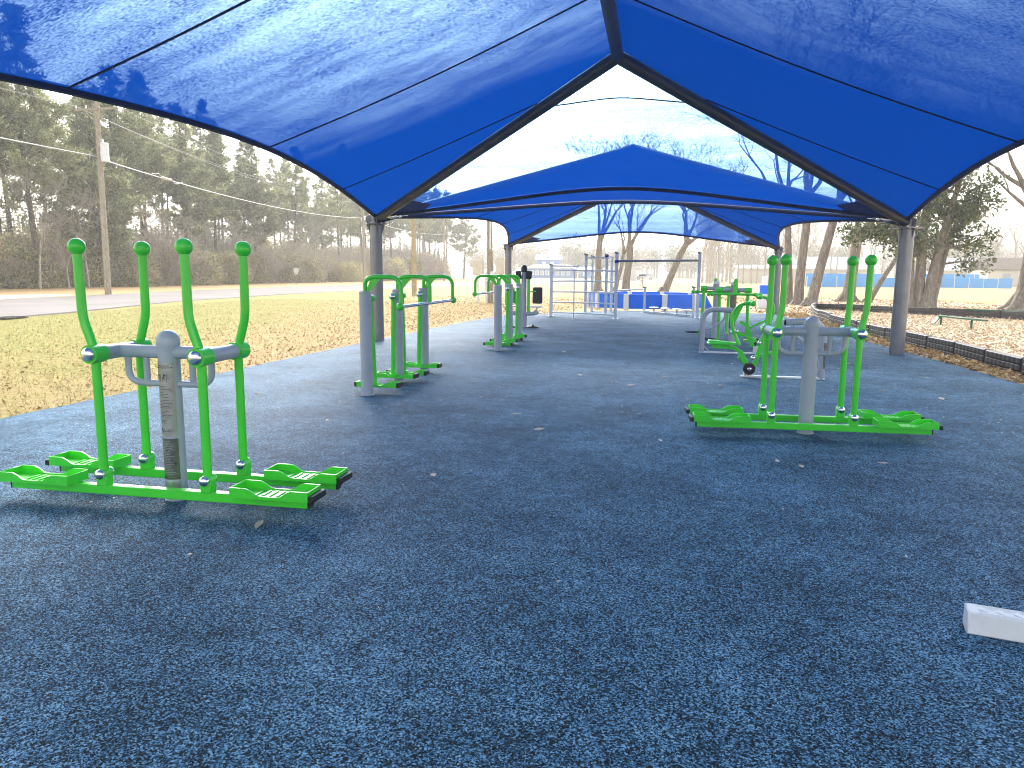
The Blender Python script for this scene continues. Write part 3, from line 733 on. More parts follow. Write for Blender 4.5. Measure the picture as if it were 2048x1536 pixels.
# ------------------------------------------------------------------ play border, beams, right-hand furniture
bp = [(5.28, 4.6), (5.38, 8), (5.45, 11), (5.47, 14), (5.38, 17), (5.32, 20), (5.45, 24), (5.75, 28), (6.25, 31.4), (6.95, 34.2)]
def along(poly, step):
    out = []; i = 0; cur = Vector(poly[0]); acc = []
    pts = [Vector(p) for p in poly]; L = [0]
    for a, b in zip(pts[:-1], pts[1:]): L.append(L[-1] + (b - a).length)
    s = 0
    def at(s):
        for k in range(len(L) - 1):
            if s <= L[k + 1] + 1e-6: return pts[k].lerp(pts[k + 1], (s - L[k]) / (L[k + 1] - L[k]))
        return pts[-1]
    while s + step <= L[-1] + .3: out.append((at(s), at(min(s + step, L[-1])))); s += step
    return out
def timber_mesh(L=1.22):
    m = MB()
    for j in range(3):                                   # three stacked ribs with scalloped fronts
        z = -.03 + j * .105; P = []
        n = 64
        for i in range(n + 1):
            x = -L / 2 + .015 + (L - .03) * i / n
            y = .052 + .009 * abs(math.sin(PI * i / 8))
            P.append([(x, y - .016, z), (x, y, z + .012), (x, y, z + .088), (x, y - .02, z + .1), (x, -y + .02, z + .1), (x, -y, z + .088), (x, -y, z + .012), (x, -y + .016, z)])
        m.grid(P); m.add(P[0], [tuple(range(8))]); m.add(P[-1], [tuple(range(7, -1, -1))])
    m.lathe((-L / 2 + .0, 0, 0), [(.042, -.03), (.042, .275)], seg=12)
    return m
proto = None
segs = along(bp, 1.25)
def place_timber(i, a, b, lab):
    global proto
    c = (a + b) / 2; d = b - a; rz = math.atan2(d.y, d.x)
    if proto is None:
        proto = timber_mesh().build('border_timber', TIMBER, smooth=35); tag(proto, lab, 'border timber', 'black plastic timbers edging the mulch bed'); o = proto
    else: o = dup(proto, label=lab)
    o.location = (c.x, c.y, (rnd.uniform(-.02, .015))); o.rotation_euler = (0, rnd.uniform(-.012, .012), rz + rnd.uniform(-.015, .015))
for i, (a, b) in enumerate(segs):
    y = a.y
    place_timber(i, a, b, 'black ribbed plastic timber edging the mulch bed nearer than the right post' if y < 14.5 else ('black ribbed plastic timber edging the mulch bed just past the right post' if y < 24 else 'black ribbed plastic timber at the far curve of the mulch bed'))
for i, (a, b) in enumerate(along([(6.95, 34.25), (9.0, 32.3), (12.6, 28.2), (18, 22)], 1.25)):
    place_timber(i, a, b, 'black ribbed plastic timber along the far side of the mulch bed')

def balance_beam(a, b, lab, legs, ramp_end=False):
    a = Vector(a); b = Vector(b)
    t = thing('balance_beam', (a.x, a.y, 0), lab, 'balance beam', 0, 'teal balance beams on the mulch')
    d = b - a
    m = MB(); m.beam((0, 0, a.z), d + Vector((0, 0, a.z)), .13, .05); m.build('beam', TEAL, t)
    for k in legs:
        p = d * k
        MB().tube([(p.x, p.y, -.05), (p.x, p.y, a.z + (p.z) - .02)], .03, 12).build('leg', TEAL, t)
    if ramp_end:
        u = d.normalized(); MB().beam(Vector((0, 0, a.z - .01)) - u * .02, Vector((-.22, -.10, .03)), .12, .035).build('ramp', TEAL, t)
balance_beam((8.55, 24.4, .27), (8.98, 22.3, .27), 'short teal balance beam with a ramped end, nearest on the mulch', (.04, .72), True)
balance_beam((11.2, 29.6, .28), (14.5, 26.8, .28), 'long teal balance beam at the back of the mulch bed', (.14, .55, .9))
balance_beam((12.0, 25.8, .26), (14.6, 24.9, .26), 'teal balance beam cut off by the right edge of the photo', (.35, .9))

def sign_box():
    t = thing('pedestal_sign', (4.78, 34.2, 0), 'white pedestal sign with a blue panel by the tree trunks', 'sign')
    m = MB(); m.box((0, 0, .52), (.52, .16, 1.06), .01); m.build('cabinet', WHITEP, t)
    m = MB(); m.box((.02, -.088, .82), (.42, .016, .38), .004); m.build('panel', BLUEP, t)
    m = MB(); m.prism([(-.1, 1.05), (.26, 1.05), (.26, 1.46), (-.1, 1.38)], -.05, .05, Matrix.Rotation(PI / 2, 3, 'X'), (0, .12, 0)); m.build('back_board', WHITEP, t)
    m = MB(); m.box((-.08, -.085, .46), (.3, .008, .012), .001, M=Matrix.Rotation(-.2, 3, 'Y')); m.build('handle', GREY, t)
sign_box()

def disc_basket():
    t = thing('disc_golf_basket', (-.94, 60.2, 0), 'thin metal disc golf basket on a pole out on the field', 'disc golf basket')
    m = MB(); m.tube([(0, 0, 0), (0, 0, 1.45)], .03, 10); m.build('pole', GREY, t)
    m = MB(); m.lathe((0, 0, 1.3), [(.30, 0), (.31, 0), (.31, .14), (.30, .14)], seg=20); m.build('top_band', STEELP, t)
    m = MB()
    for k in range(12):
        a = k * PI / 6; m.tube([(.28 * math.cos(a), .28 * math.sin(a), 1.32), (.14 * math.cos(a), .14 * math.sin(a), .95), (.05 * math.cos(a), .05 * math.sin(a), .72)], .008, 5)
    m.build('chains', CHROME, t)
    m = MB()
    for z, r in ((.55, .33), (.70, .34)): m.tube([(r * math.cos(k * PI / 12), r * math.sin(k * PI / 12), z) for k in range(25)], .01, 5)
    for k in range(16):
        a = k * PI / 8; m.tube([(.05 * math.cos(a), .05 * math.sin(a), .54), (.33 * math.cos(a), .33 * math.sin(a), .55), (.34 * math.cos(a), .34 * math.sin(a), .70)], .006, 5)
    m.build('basket', GREY, t)
disc_basket()

# ------------------------------------------------------------------ trees
def leaf_quads(centers, dirs, size, aspect, rng, droop=0.0):
    """one bent leaf-like face at each centre"""
    n = len(centers); d = dirs / np.linalg.norm(dirs, axis=1, keepdims=True)
    r = rng.normal(size=(n, 3)); s = np.cross(d, r); s /= np.linalg.norm(s, axis=1, keepdims=True)
    L = (size * rng.uniform(.6, 1.3, (n, 1))); W = L * aspect
    tip = centers + d * L; mid = centers + d * L * .5; mid[:, 2] += L[:, 0] * .06; tip[:, 2] -= L[:, 0] * droop
    return np.stack([centers, mid + s * W * .5, tip, mid - s * W * .5], axis=1)

def pine(seed, H, base=.42, spread=2.6, dens=1.0, sparse=False):
    r = random.Random(seed); g = np.random.default_rng(seed)
    t = bpy.data.objects.new('pine_tree', None); COL.objects.link(t)
    m = MB(); ph = r.uniform(0, 6)
    path = lambda z: Vector((.22 * math.sin(z * .22 + ph), .22 * math.cos(z * .19 + ph * 1.3), z))
    zs = [H * k / 14 for k in range(15)]
    m.tube([path(z) for z in zs], [.24 * (1 - .93 * z / H) + .012 for z in zs], 9)
    C = []; D = []
    z = H * base
    for k in range(4):                                       # dead stubs under the crown
        zz = H * r.uniform(.15, base); a = r.uniform(0, 6.28); p = path(zz)
        m.tube([p, p + Vector((math.cos(a), math.sin(a), .1)) * r.uniform(.4, 1.3)], [.03, .008], 4, False)
    while z < H * .995:
        u = (z - H * base) / (H * (1 - base))
        prof = (.55 + .45 * math.sin(PI * min(1, u * 1.5 + .15))) * (1 - u ** 2.2) + .10
        for _ in range(r.choice((1, 2, 2, 3))):
            a = r.uniform(0, 6.28); L = spread * prof * r.uniform(.55, 1.2)
            e = r.uniform(-.05, .5) + u * .5
            p = path(z); dv = Vector((math.cos(a), math.sin(a), e)).normalized()
            q1 = p + dv * L * .55; q2 = q1 + (dv + Vector((r.uniform(-.3, .3), r.uniform(-.3, .3), .25))).normalized() * L * .5
            m.tube([p, q1, q2], [.045 * (1 - u * .6), .025, .008], 4, False)
            for q in range(max(2, int(2.6 * L * dens))):
                w_ = r.uniform(.38, 1.05); c0 = (p.lerp(q1, w_ / .55) if w_ < .55 else q1.lerp(q2, (w_ - .55) / .45)) + Vector((r.gauss(0, .28), r.gauss(0, .28), r.gauss(.08, .16)))
                if r.random() < .5: m.tube([p.lerp(q1, min(1, w_)), c0], [.018, .006], 3, False)
                for i in range(r.choice((6, 8, 10))):
                    C.append(c0 + Vector((r.gauss(0, .22), r.gauss(0, .22), r.gauss(.03, .14)))); D.append(dv)
        z += H * r.uniform(.011, .026)
    m.build('trunk', BARKP, t, smooth=60)
    C = np.array(C); D = np.array(D); nb = 8
    cc = np.repeat(C, nb, 0); dd = g.normal(size=cc.shape) + np.repeat(D, nb, 0) * .5 + np.array([0, 0, .45])
    cc = cc + g.normal(size=cc.shape) * .05
    quads('crown', leaf_quads(cc, dd, .40, .22, g), NEEDLE, t)
    return t

def bare_tree(seed, H, r0, fork=.35, lean=(0, 0), spread=.55, mat=BARK, depth=6, name='bare_tree', flare=True, trunk_seg=12):
    r = random.Random(seed)
    t = bpy.data.objects.new(name, None); COL.objects.link(t)
    tr = MB(); cr = MB()
    top = Vector((lean[0], lean[1], H * fork))
    P = [Vector((0, 0, -.05)), Vector((lean[0] * .1, lean[1] * .1, H * fork * .06)), Vector((lean[0] * .3, lean[1] * .3, H * fork * .3)), top * .7 + Vector((0, 0, 0)), top]
    P[3].x += r.uniform(-.1, .1)
    tr.tube(P, [r0 * (1.9 if flare else 1.1), r0 * 1.2, r0, r0 * .88, r0 * .8], trunk_seg)
    if flare:
        for k in range(5):
            a = k * 1.26 + r.uniform(-.3, .3)
            tr.tube([(math.cos(a) * r0 * .5, math.sin(a) * r0 * .5, r0 * 1.6), (math.cos(a) * r0 * 1.5, math.sin(a) * r0 * 1.5, r0 * .25), (math.cos(a) * r0 * 2.6, math.sin(a) * r0 * 2.6, -.06)], [r0 * .5, r0 * .42, r0 * .14], 7)
    def grow(p, d, L, rad, lv):
        n = 3; pts = [p]; rs = [rad]; q = p; dd = d
        for k in range(n):
            dd = (dd + Vector((r.gauss(0, .16), r.gauss(0, .16), r.gauss(.05, .10)))).normalized()
            q = q + dd * L / n; pts.append(q); rs.append(rad * (1 - .42 * (k + 1) / n))
        seg = 8 if lv > depth - 2 else (5 if lv > 2 else 3)
        (tr if lv == depth else cr).tube(pts, rs, seg, False)
        if lv == 0: return
        nk = r.choice((2, 3)) if lv > 1 else r.choice((2, 3, 4))
        for k in range(nk):
            s = pts[-1] if k < 2 else pts[r.choice((1, 2))]
            ax = Vector((r.gauss(0, 1), r.gauss(0, 1), r.gauss(0, .5)))
            nd = (dd + ax.normalized() * spread * r.uniform(.6, 1.25)).normalized()
            if nd.z < -.25: nd.z *= .3; nd.normalize()
            grow(s, nd, L * r.uniform(.62, .86), max(.010, rs[-1] * r.uniform(.6, .85)), lv - 1)
    nb = r.choice((2, 3)) + (0 if spread < .5 else 1)
    for k in range(nb):
        a = 2 * PI * k / nb + r.uniform(-.4, .4)
        d = (top.normalized() + Vector((math.cos(a), math.sin(a), .2)) * spread * .8).normalized()
        grow(top - top.normalized() * r.uniform(0, .15) * H * fork, d, H * (1 - fork) * .34, r0 * .55, depth)
    tr.build('trunk', mat, t, smooth=60); cr.build('branches', mat, t, smooth=60)
    return t

def brush(seed, H, R_, mat_l, mat_t, leaves, twigs, name='brush_shrub', lsize=.16):
    r = random.Random(seed); g = np.random.default_rng(seed)
    t = bpy.data.objects.new(name, None); COL.objects.link(t)
    m = MB()
    def g_(p, d, L, rad, lv):
        q = p + d * L; m.tube([p, p.lerp(q, .5) + Vector((r.gauss(0, .05), r.gauss(0, .05), 0)) * L, q], [rad, rad * .8, rad * .55], 3, False)
        if lv:
            for _ in range(r.choice((2, 3, 3))): g_(p.lerp(q, r.uniform(.55, 1)), (d + Vector((r.gauss(0, .5), r.gauss(0, .5), r.gauss(.1, .35)))).normalized(), L * r.uniform(.6, .85), max(.013, rad * .62), lv - 1)
    for k in range(twigs):
        a = r.uniform(0, 6.28); rr_ = R_ * .55 * math.sqrt(r.random())
        g_(Vector((rr_ * math.cos(a), rr_ * math.sin(a), -.05)), Vector((math.cos(a) * .45, math.sin(a) * .45, 1)).normalized(), H * r.uniform(.26, .42), .032, 4)
    m.build('stems', mat_t, t, smooth=0)
    if leaves:
        nc = leaves // 14; a = g.uniform(0, 6.28, nc); rad = R_ * np.sqrt(g.random(nc)); hh = H * g.random(nc) ** .8 * .95
        k = np.sqrt(np.clip(1 - (hh / H) ** 2, .05, 1)) * .55 + .5
        C = np.stack([rad * k * np.cos(a), rad * k * np.sin(a), hh], 1)
        cc = np.repeat(C, 14, 0) + g.normal(size=(nc * 14, 3)) * .24; cc[:, 2] = np.abs(cc[:, 2])
        quads('leaves', leaf_quads(cc, g.normal(size=cc.shape) + np.array([0, 0, .3]), lsize, .45, g), mat_l, t)
    return t

# pine wood across the road
protos = [pine(21, 21, .40, 3.6), pine(22, 24, .48, 3.4), pine(23, 19, .30, 3.6, 1.1), pine(24, 22, .54, 3.2, .9), pine(25, 14, .14, 3.1, 1.2)]
used = set()
def put(protos_, k, loc, rz, sc_, label, cat, group):
    p = protos_[k]
    if id(p) in used: o = dup(p, loc, rz, label, sc_)
    else:
        used.add(id(p)); o = p; o.location = loc; o.rotation_euler = (0, 0, rz); o.scale = (sc_,) * 3 if not isinstance(sc_, tuple) else sc_
    return tag(o, label, cat, group)
def pine_label(x, y):
    u = x / y
    if x > -49.5: row = 'at the front of the woods'
    else: row = 'deeper in the woods'
    if u < -.82: where = 'left of the transformer pole'
    elif u < -.60: where = 'right of the transformer pole'
    elif u < -.40: where = 'left of the near canopy post'
    else: where = 'seen between the two left canopy posts'
    return 'green pine tree %s, %s' % (row, where)
rp = random.Random(5)
front = [(-47.5, 30, 0, 1.12), (-48, 36, 2, 1.05), (-47, 40.5, 1, 1.02), (-48.5, 45.5, 0, 1.0), (-47.8, 50.5, 2, 1.0), (-46.8, 56, 4, 1.05), (-48.2, 60, 3, .80), (-49, 65, 0, .86), (-48, 70, 2, .92), (-48.6, 76.5, 0, .8), (-47.6, 83, 2, .85), (-49, 96, 3, .82), (-48, 108, 1, .72), (-49, 119, 0, .82), (-48, 131, 3, .86), (-47.4, 147, 1, .80), (-48.5, 163, 0, .95), (-47, 181, 2, 1.0)]
for x, y, k, s in front:
    put(protos, k, (x, y, -.05), rp.uniform(0, 6.28), s * (1.08 if y < 62 else 1), pine_label(x, y), 'pine tree', 'pines in the wood across the road')
for i in range(54):
    y = 26 + 3.1 * i + rp.uniform(-1.2, 1.2); x = -52 - rp.random() * 15
    put(protos, rp.choice((0, 1, 1, 3, 3, 0, 2)), (x, y, -.05), rp.uniform(0, 6.28), rp.uniform(.82, 1.12) * (1.08 if y < 60 else .92), pine_label(x, y), 'pine tree', 'pines in the wood across the road')

# tangled brush and leafless saplings along the front of the wood
bpz = [brush(31, 3.6, 2.1, OLIVE, TWIG, 5200, 16, lsize=.24), brush(32, 4.8, 2.2, OLIVE, REDTW, 900, 26), brush(33, 2.8, 2.2, OLIVE, TWIG, 4200, 14, lsize=.24), brush(34, 5.8, 2.4, OLIVE, TWIG, 500, 24)]
LB = ['olive leafy shrub at the foot of the roadside woods', 'reddish leafless thicket at the edge of the roadside woods', 'low olive brush clump at the edge of the roadside woods', 'tall grey leafless thicket at the edge of the roadside woods']
for i in range(58):
    y = 24 + i * 2.45 + rp.uniform(-.8, .8); k = rp.choice((0, 0, 2, 2, 3, 3, 1)); x = -45.6 - rp.random() * 3.2
    s = rp.uniform(.85, 1.25)
    put(bpz, k, (x, y, -.05), rp.uniform(0, 6.28), s, LB[k], 'shrub', 'brush along the front of the wood')
for i in range(34):
    y = 24 + i * 4.2 + rp.uniform(-.8, .8); k = rp.choice((0, 2, 3)); x = -51 - rp.random() * 6
    put(bpz, k, (x, y, -.05), rp.uniform(0, 6.28), rp.uniform(1.2, 1.7), LB[k], 'shrub', 'brush along the front of the wood')
rb = brush(36, 3.0, 3.0, OLIVE, TWIG, 9000, 8, 'round_bush', .15)
rb.location = (-44.5, 103, 0); tag(rb, 'rounded yellow green bush beside the far utility pole', 'bush')
sap = [bare_tree(41, 9, .085, .3, (.2, 0), .6, TWIG, 5, 'bare_sapling', False, 7), bare_tree(42, 8, .075, .25, (-.2, .2), .7, TWIG, 5, 'bare_sapling', False, 7)]
for i, (x, y) in enumerate([(-44.9, 29), (-44.4, 31.5), (-45.0, 33), (-44.2, 34.8), (-45.0, 36.2), (-44.6, 37.4), (-45.3, 43.5), (-44.5, 41), (-45.0, 47.6), (-44.6, 50), (-45.4, 53), (-44.8, 58), (-45.6, 66), (-45.4, 88), (-46, 99), (-46, 112), (-46.5, 126), (-46, 140)]):
    put(sap, i % 2, (x, y, -.05), i * 1.7, .8 + .25 * ((i * 7) % 3) / 2, 'pale leafless sapling before the dark woods ' + ('left of the transformer pole' if y < 40 else ('right of the transformer pole' if y < 70 else 'beyond the far roadside poles')), 'sapling', 'bare saplings before the wood')

# large bare hardwoods beyond the pit wall
def single(t, loc, lab, cat='tree', rz=0, group=None):
    t.location = loc; t.rotation_euler = (0, 0, rz); return tag(t, lab, cat, group)
single(bare_tree(51, 12.5, .28, .34, (.1, 0), .55), (-4.6, 61.5, -.03), 'bare grey tree behind the ladder, leftmost of the three field trees', rz=.4, group='bare trees on the field')
single(bare_tree(52, 12, .29, .33, (.25, 0), .6), (-2.25, 59.6, -.03), 'bare grey tree with a straight trunk just left of the pull-up bar middle', group='bare trees on the field')
single(bare_tree(55, 12, .27, .36, (1.9, .2), .6), (.7, 60.8, -.03), 'bare tree leaning to the right behind the pull-up bar', group='bare trees on the field')
single(bare_tree(56, 10, .19, .30, (.6, 0), .6), (-3.4, 66.0, -.03), 'thin bare tree standing behind the ladder posts', group='bare trees on the field')
# trunks at right of the far canopy
single(bare_tree(61, 13, .19, .40, (-.35, .2), .68), (6.95, 40.6, -.03), 'dark slim trunk behind the right trainer handles, leftmost of the close trunks', group='close trunks beyond the right machines')
single(bare_tree(62, 13, .22, .42, (.12, 0), .72), (7.2, 39.6, -.03), 'pale barked upright trunk at the middle of the close trunks', group='close trunks beyond the right machines')
single(bare_tree(63, 11.5, .23, .46, (1.15, .3), .6), (7.55, 38.5, -.03), 'pale trunk leaning to the right, rightmost of the close trunks', group='close trunks beyond the right machines')
single(bare_tree(64, 10.5, .33, .36, (.3, 0), .55), (11.0, 45.6, -.03), 'thick brown trunk with flared roots left of the magnolia')
single(bare_tree(65, 9, .14, .45, (2.3, 0), .5), (11.7, 44.4, -.03), 'slim leaning trunk rising beside the thick brown trunk')
single(bare_tree(66, 10, .44, .36, (.35, 0), .55), (16.4, 37.0, -.03), 'thick bare trunk at the right edge of the photo')

def magnolia():
    t = thing('magnolia_tree', (12.3, 37.6, -.03), 'leafy dark green magnolia with several trunks behind the right post', 'tree')
    g = np.random.default_rng(71); r = random.Random(71)
    m = MB()
    stems = [((-.5, 0), (-.7, 0, 6.5), .21), ((-.1, .1), (-.05, .1, 7.5), .24), ((.15, -.1), (1.25, -.2, 6.6), .25), ((.45, .1), (1.7, .3, 5.5), .17)]
    tips = []
    for (bx, by), top, rad in stems:
        b = Vector((bx, by, -.05)); tp = Vector(top)
        pts = [b, b + Vector(((tp.x - bx) * .08, 0, .5)), b.lerp(tp, .45) + Vector((r.gauss(0, .08), r.gauss(0, .08), 0)), tp]
        m.tube(pts, [rad * 1.7, rad * 1.05, rad * .8, rad * .25], 11)
        for k in range(15):
            s = r.uniform(.32, 1); p = pts[1].lerp(tp, s); a = r.uniform(0, 6.28); L = r.uniform(1.0, 2.6) * (1.1 - .45 * s)
            d = Vector((math.cos(a), math.sin(a), r.uniform(-.12, .5))).normalized(); q = p + d * L
            m.tube([p, p.lerp(q, .5) + Vector((0, 0, .1)), q], [.05, .035, .012], 5, False); tips += [p.lerp(q, f) for f in (.45, .6, .75, .9, 1.0)]
    for k in range(7):                                       # long low limbs to the left
        p = Vector((-.6, 0, r.uniform(2.6, 3.8))); q = p + Vector((r.uniform(-3.2, -1.6), r.uniform(-.6, .6), r.uniform(-.5, .9)))
        m.tube([p, p.lerp(q, .5) + Vector((0, 0, .15)), q], [.06, .04, .015], 5, False); tips += [p.lerp(q, f) for f in (.5, .65, .8, .92, 1.0)]
    m.build('trunk', BARK, t, smooth=60)
    tips = np.array([list(v) for v in tips]); C = np.repeat(tips, 4, 0) + g.normal(size=(len(tips) * 4, 3)) * .26
    nb = 9; cc = np.repeat(C, nb, 0) + g.normal(size=(len(C) * nb, 3)) * .10
    quads('crown', leaf_quads(cc, g.normal(size=cc.shape) + np.array([0, 0, .25]), .21, .42, g), MAGN, t)
magnolia()

# slender leafless trees in the haze beyond the field
ht = [bare_tree(81, 15, .17, .42, (.2, 0), .5, TWIG, 5, 'slender_bare_tree', False, 7), bare_tree(82, 13, .15, .45, (-.2, 0), .55, TWIG, 5, 'slender_bare_tree', False, 7), bare_tree(83, 16, .19, .38, (.1, 0), .55, TWIG, 5, 'slender_bare_tree', False, 7)]
rh = random.Random(9)
for i in range(62):
    y = rh.uniform(128, 185); u = rh.uniform(.06, .185) if i < 42 else rh.uniform(.185, .34)
    put(ht, i % 3, (u * y, y, -.05), rh.uniform(0, 6.28), rh.uniform(.8, 1.15), 'slender bare tree in the hazy grove beyond the field' if i < 42 else 'slender bare tree in the haze behind the blue fence', 'tree', 'slender bare trees in the haze')
for i in range(14):
    y = rh.uniform(120, 150); u = rh.uniform(.36, .50)
    put(ht, i % 3, (u * y, y, -.05), rh.uniform(0, 6.28), rh.uniform(.8, 1.2), 'bare tree in the haze behind the right end of the blue fence', 'tree', 'slender bare trees in the haze')

# far-off woods that read as one mass
def tree_mass(name, spots, mat_leaf, per=260, hmin=9, hmax=17, size=1.0, seed=1, asp=.35):
    g = np.random.default_rng(seed); Q = []
    for x, y in spots:
        H = g.uniform(hmin, hmax); R_ = H * g.uniform(.20, .32); n = per
        v = g.normal(size=(n, 3)); v /= np.linalg.norm(v, axis=1, keepdims=True); v *= g.random((n, 1)) ** .45
        c = np.stack([x + v[:, 0] * R_, y + v[:, 1] * R_, H * .58 + v[:, 2] * H * .42], 1)
        Q.append(leaf_quads(c, g.normal(size=c.shape) + np.array([0, 0, .5]), size, asp, g))
        k = 5; tx = x + g.normal(0, .8, k); w = .11
        for q in tx: Q.append(np.array([[[q - w, y, 0], [q + w, y, 0], [q + w * .6, y, H * .7], [q - w * .6, y, H * .7]]]))
    return tag(quads(name, np.concatenate(Q), mat_leaf), None, None, None, 'stuff')
HAZEL = leafmat('distant_leafless_crowns', [(.2, (.15, .13, .10)), (.6, (.27, .235, .185)), (.9, (.40, .35, .28))], .3, .8, .2)
HAZEG = leafmat('distant_pine_crowns', [(.2, (.07, .08, .04)), (.6, (.16, .175, .085)), (.9, (.27, .27, .14))], .3, .8, .2)
rs_ = random.Random(15)
spots = []
for i in range(150):
    u = rs_.uniform(-.26, .62); y = rs_.uniform(255, 340); spots.append((u * y, y))
tree_mass('far_woods', spots, HAZEL, 330, 8, 15, 1.5, 5, .22)
spots = [(rs_.uniform(-.28, .2) * 270, rs_.uniform(262, 330)) for i in range(60)] + [(rs_.uniform(.2, .6) * 250, rs_.uniform(235, 300)) for i in range(40)]
tree_mass('far_pine_woods', spots, HAZEG, 330, 9, 16, 1.5, 6, .22)
spots = [(-58 - rs_.random() * 22, 22 + i * 1.25) for i in range(150)]
tree_mass('inner_woods', spots, HAZEG, 300, 5, 11, .7, 8, .25)

# ------------------------------------------------------------------ poles, wires, roadside
def pole(x, y, h, r, mat, lab, arm=None, transformer=False, lean=0, boxes=False):
    t = thing('utility_pole', (x, y, 0), lab, 'utility pole', 0, 'wooden utility poles')
    m = MB(); m.tube([(0, 0, -.1), (lean * .5, 0, h * .5), (lean, 0, h)], [r, r * .88, r * .75], 14); m.build('shaft', mat, t)
    if arm:
        m = MB(); m.beam((lean - arm, -.15, h - .95), (lean + arm, -.15, h - .92), .09, .12); m.tube([(lean - arm * .55, -.15, h - .98), (lean, -.13, h - 1.7)], .03, 6); m.tube([(lean + arm * .55, -.15, h - .98), (lean, -.13, h - 1.7)], .03, 6)
        a = m.build('crossarm', mat, t)
        m = MB()
        for k in (-.95, -.45, .95): m.lathe((lean + arm * k, -.15, h - .88), [(.035, 0), (.06, .05), (.03, .09), (.05, .13), (.02, .18)], seg=10)
        m.build('insulator', GREYL, a)
    if transformer:
        m = MB(); m.lathe((lean + .38, -.1, h - 3.9), [(.20, 0), (.23, .03), (.23, 1.0), (.24, 1.02), (.20, 1.08), (.05, 1.1)], seg=20); m.lathe((lean + .3, -.1, h - 2.8), [(.04, 0), (.06, .1), (.03, .2)], seg=8); m.build('transformer', GREYL, t)
    if boxes:
        m = MB(); m.box((-.60, -.12, 1.72), (.50, .30, .72), .03); m.build('meter_cabinet', CONCP, t)
        m = MB(); m.box((.50, -.12, 1.80), (.42, .30, .82), .03); m.build('meter_cabinet', CONCP, t)
        m = MB(); m.box((.16, -.2, 1.25), (.26, .2, .55), .03); m.build('switch_box', GREYL, t)
        m = MB(); m.tube([(-.2, -.2, 0), (-.2, -.2, 1.5)], .05, 8); m.tube([(.22, -.2, 0), (.22, -.2, 1.0)], .045, 8); m.tube([(-.62, -.1, 0), (-.62, -.1, 1.4)], .06, 8); m.tube([(.02, -.22, 2.6), (.02, -.22, h * .8)], .04, 8); m.build('conduit', GREYL, t)
    return t
CONCP = paint('weathered_cabinet', (.62, .57, .47), .6, 0, 0, .1, 4)
pole(-32.4, 39.3, 11.6, .19, POLEW, 'tall weathered utility pole with crossarm and transformer at left', 1.35, True, .15)
pole(-36.6, 90, 11.5, .19, POLEW, 'utility pole seen just left of the near canopy post', 1.3, False, .0)
pole(-15.2, 45.7, 9.5, .17, POLEN, 'pale fresh wood utility pole right of the near left canopy post')
pole(-37.2, 129, 11.5, .19, POLEW, 'distant utility pole right of the pale fresh one', 1.2)
pole(-7.95, 35.8, 5.2, .16, POLEW, 'weathered pole carrying meter cabinets behind the far air walker', None, False, -.1, True)
WIRE = paint('aluminium_cable', (.42, .41, .39), .5, .3)
WIRED = paint('dark_cable', (.25, .24, .22), .6)
def wire(a, b, sag, r, mat, lab):
    a = Vector(a); b = Vector(b); pts = []
    for k in range(33):
        t = k / 32; p = a.lerp(b, t); p.z -= sag * 4 * t * (1 - t); pts.append(p)
    mb = MB(); mb.tube(pts, r, 5); o = mb.build('power_line', mat); return tag(o, lab, 'power line', 'power lines along the road')
wire((-31.6, -15, 8.9), (-32.3, 39.2, 8.0), .5, .035, WIRE, 'thick pale cable left of the transformer pole')
wire((-32.3, 39.2, 7.9), (-36.6, 90, 8.2), .8, .035, WIRE, 'thick pale cable sagging right of the transformer pole')
wire((-36.6, 90, 8.2), (-37.2, 129, 8.2), .6, .035, WIRE, 'pale cable between the two distant poles')
for k, dx in enumerate((-1.28, 1.28)):
    nm = ('outer', 'inner')[k]
    wire((-31 + dx, -15, 11.3), (-32.25 + dx, 39.15, 10.85), .7, .016, WIRED, 'thin wire left of the transformer pole, on the %s crossarm tip' % nm)
    wire((-32.25 + dx, 39.15, 10.85), (-36.6 + dx, 90, 10.9), 1.1, .016, WIRED, 'thin wire right of the transformer pole, on the %s crossarm tip' % nm)
    wire((-36.6 + dx, 90, 10.9), (-37.2 + dx, 129, 10.9), .8, .016, WIRED, 'thin distant wire between far poles, on the %s crossarm tip' % nm)
wire((-32.0, 39.2, 10.2), (-36.6, 90, 10.0), 1.0, .016, WIRED, 'thin wire from above the transformer, running right')
wire((-36.6, 90, 7.2), (-15.2, 45.7, 6.3), .5, .02, WIRE, 'service cable running to the pale fresh pole')
wire((-15.2, 45.7, 6.2), (-7.95, 35.8, 4.7), .25, .02, WIRE, 'service cable running to the pole with cabinets')
c = thing('splice_case', (-32.9, 46.2, 7.62), 'pale lumpy splice case hanging on the thick cable', 'splice case')
m = MB(); m.tube([(0, -.55, .02), (0, -.45, 0), (0, .45, -.03), (0, .55, -.03)], [.03, .09, .09, .03], 10); m.build('case', CONCP, c)
m = MB(); m.tube([(.05, -1.6, .12), (.05, -.9, .22), (.03, -.5, .02)], .03, 6); m.tube([(.05, .5, -.05), (.05, .8, -.25), (.05, 1.2, -.2), (.03, 1.7, -.05)], .03, 6); m.build('cable_loop', WIRE, c)
def guy(x, y, lab):
    t = thing('guy_wire', (x, y, 0), lab, 'guy wire', 0, 'guy wires by the wood')
    m = MB(); m.tube([(0, 0, 0), (.9, 0, 2.3)], .045, 8); m.build('guard', GUARD, t)
    m = MB(); m.tube([(.9, 0, 2.3), (3.0, 0, 7.9)], .012, 5); m.build('strand', WIRED, t)
GUARD = paint('yellow_guy_guard', (.55, .42, .10), .5)
guy(-40.0, 90.2, 'guy wire with yellow guard left of the rounded bush'); guy(-39.5, 129.2, 'far guy wire with yellow guard past the pale pole')
t = thing('road_sign', (-40.4, 79.0, 0), 'small grey shield shaped sign on a post before the dark woods', 'sign')
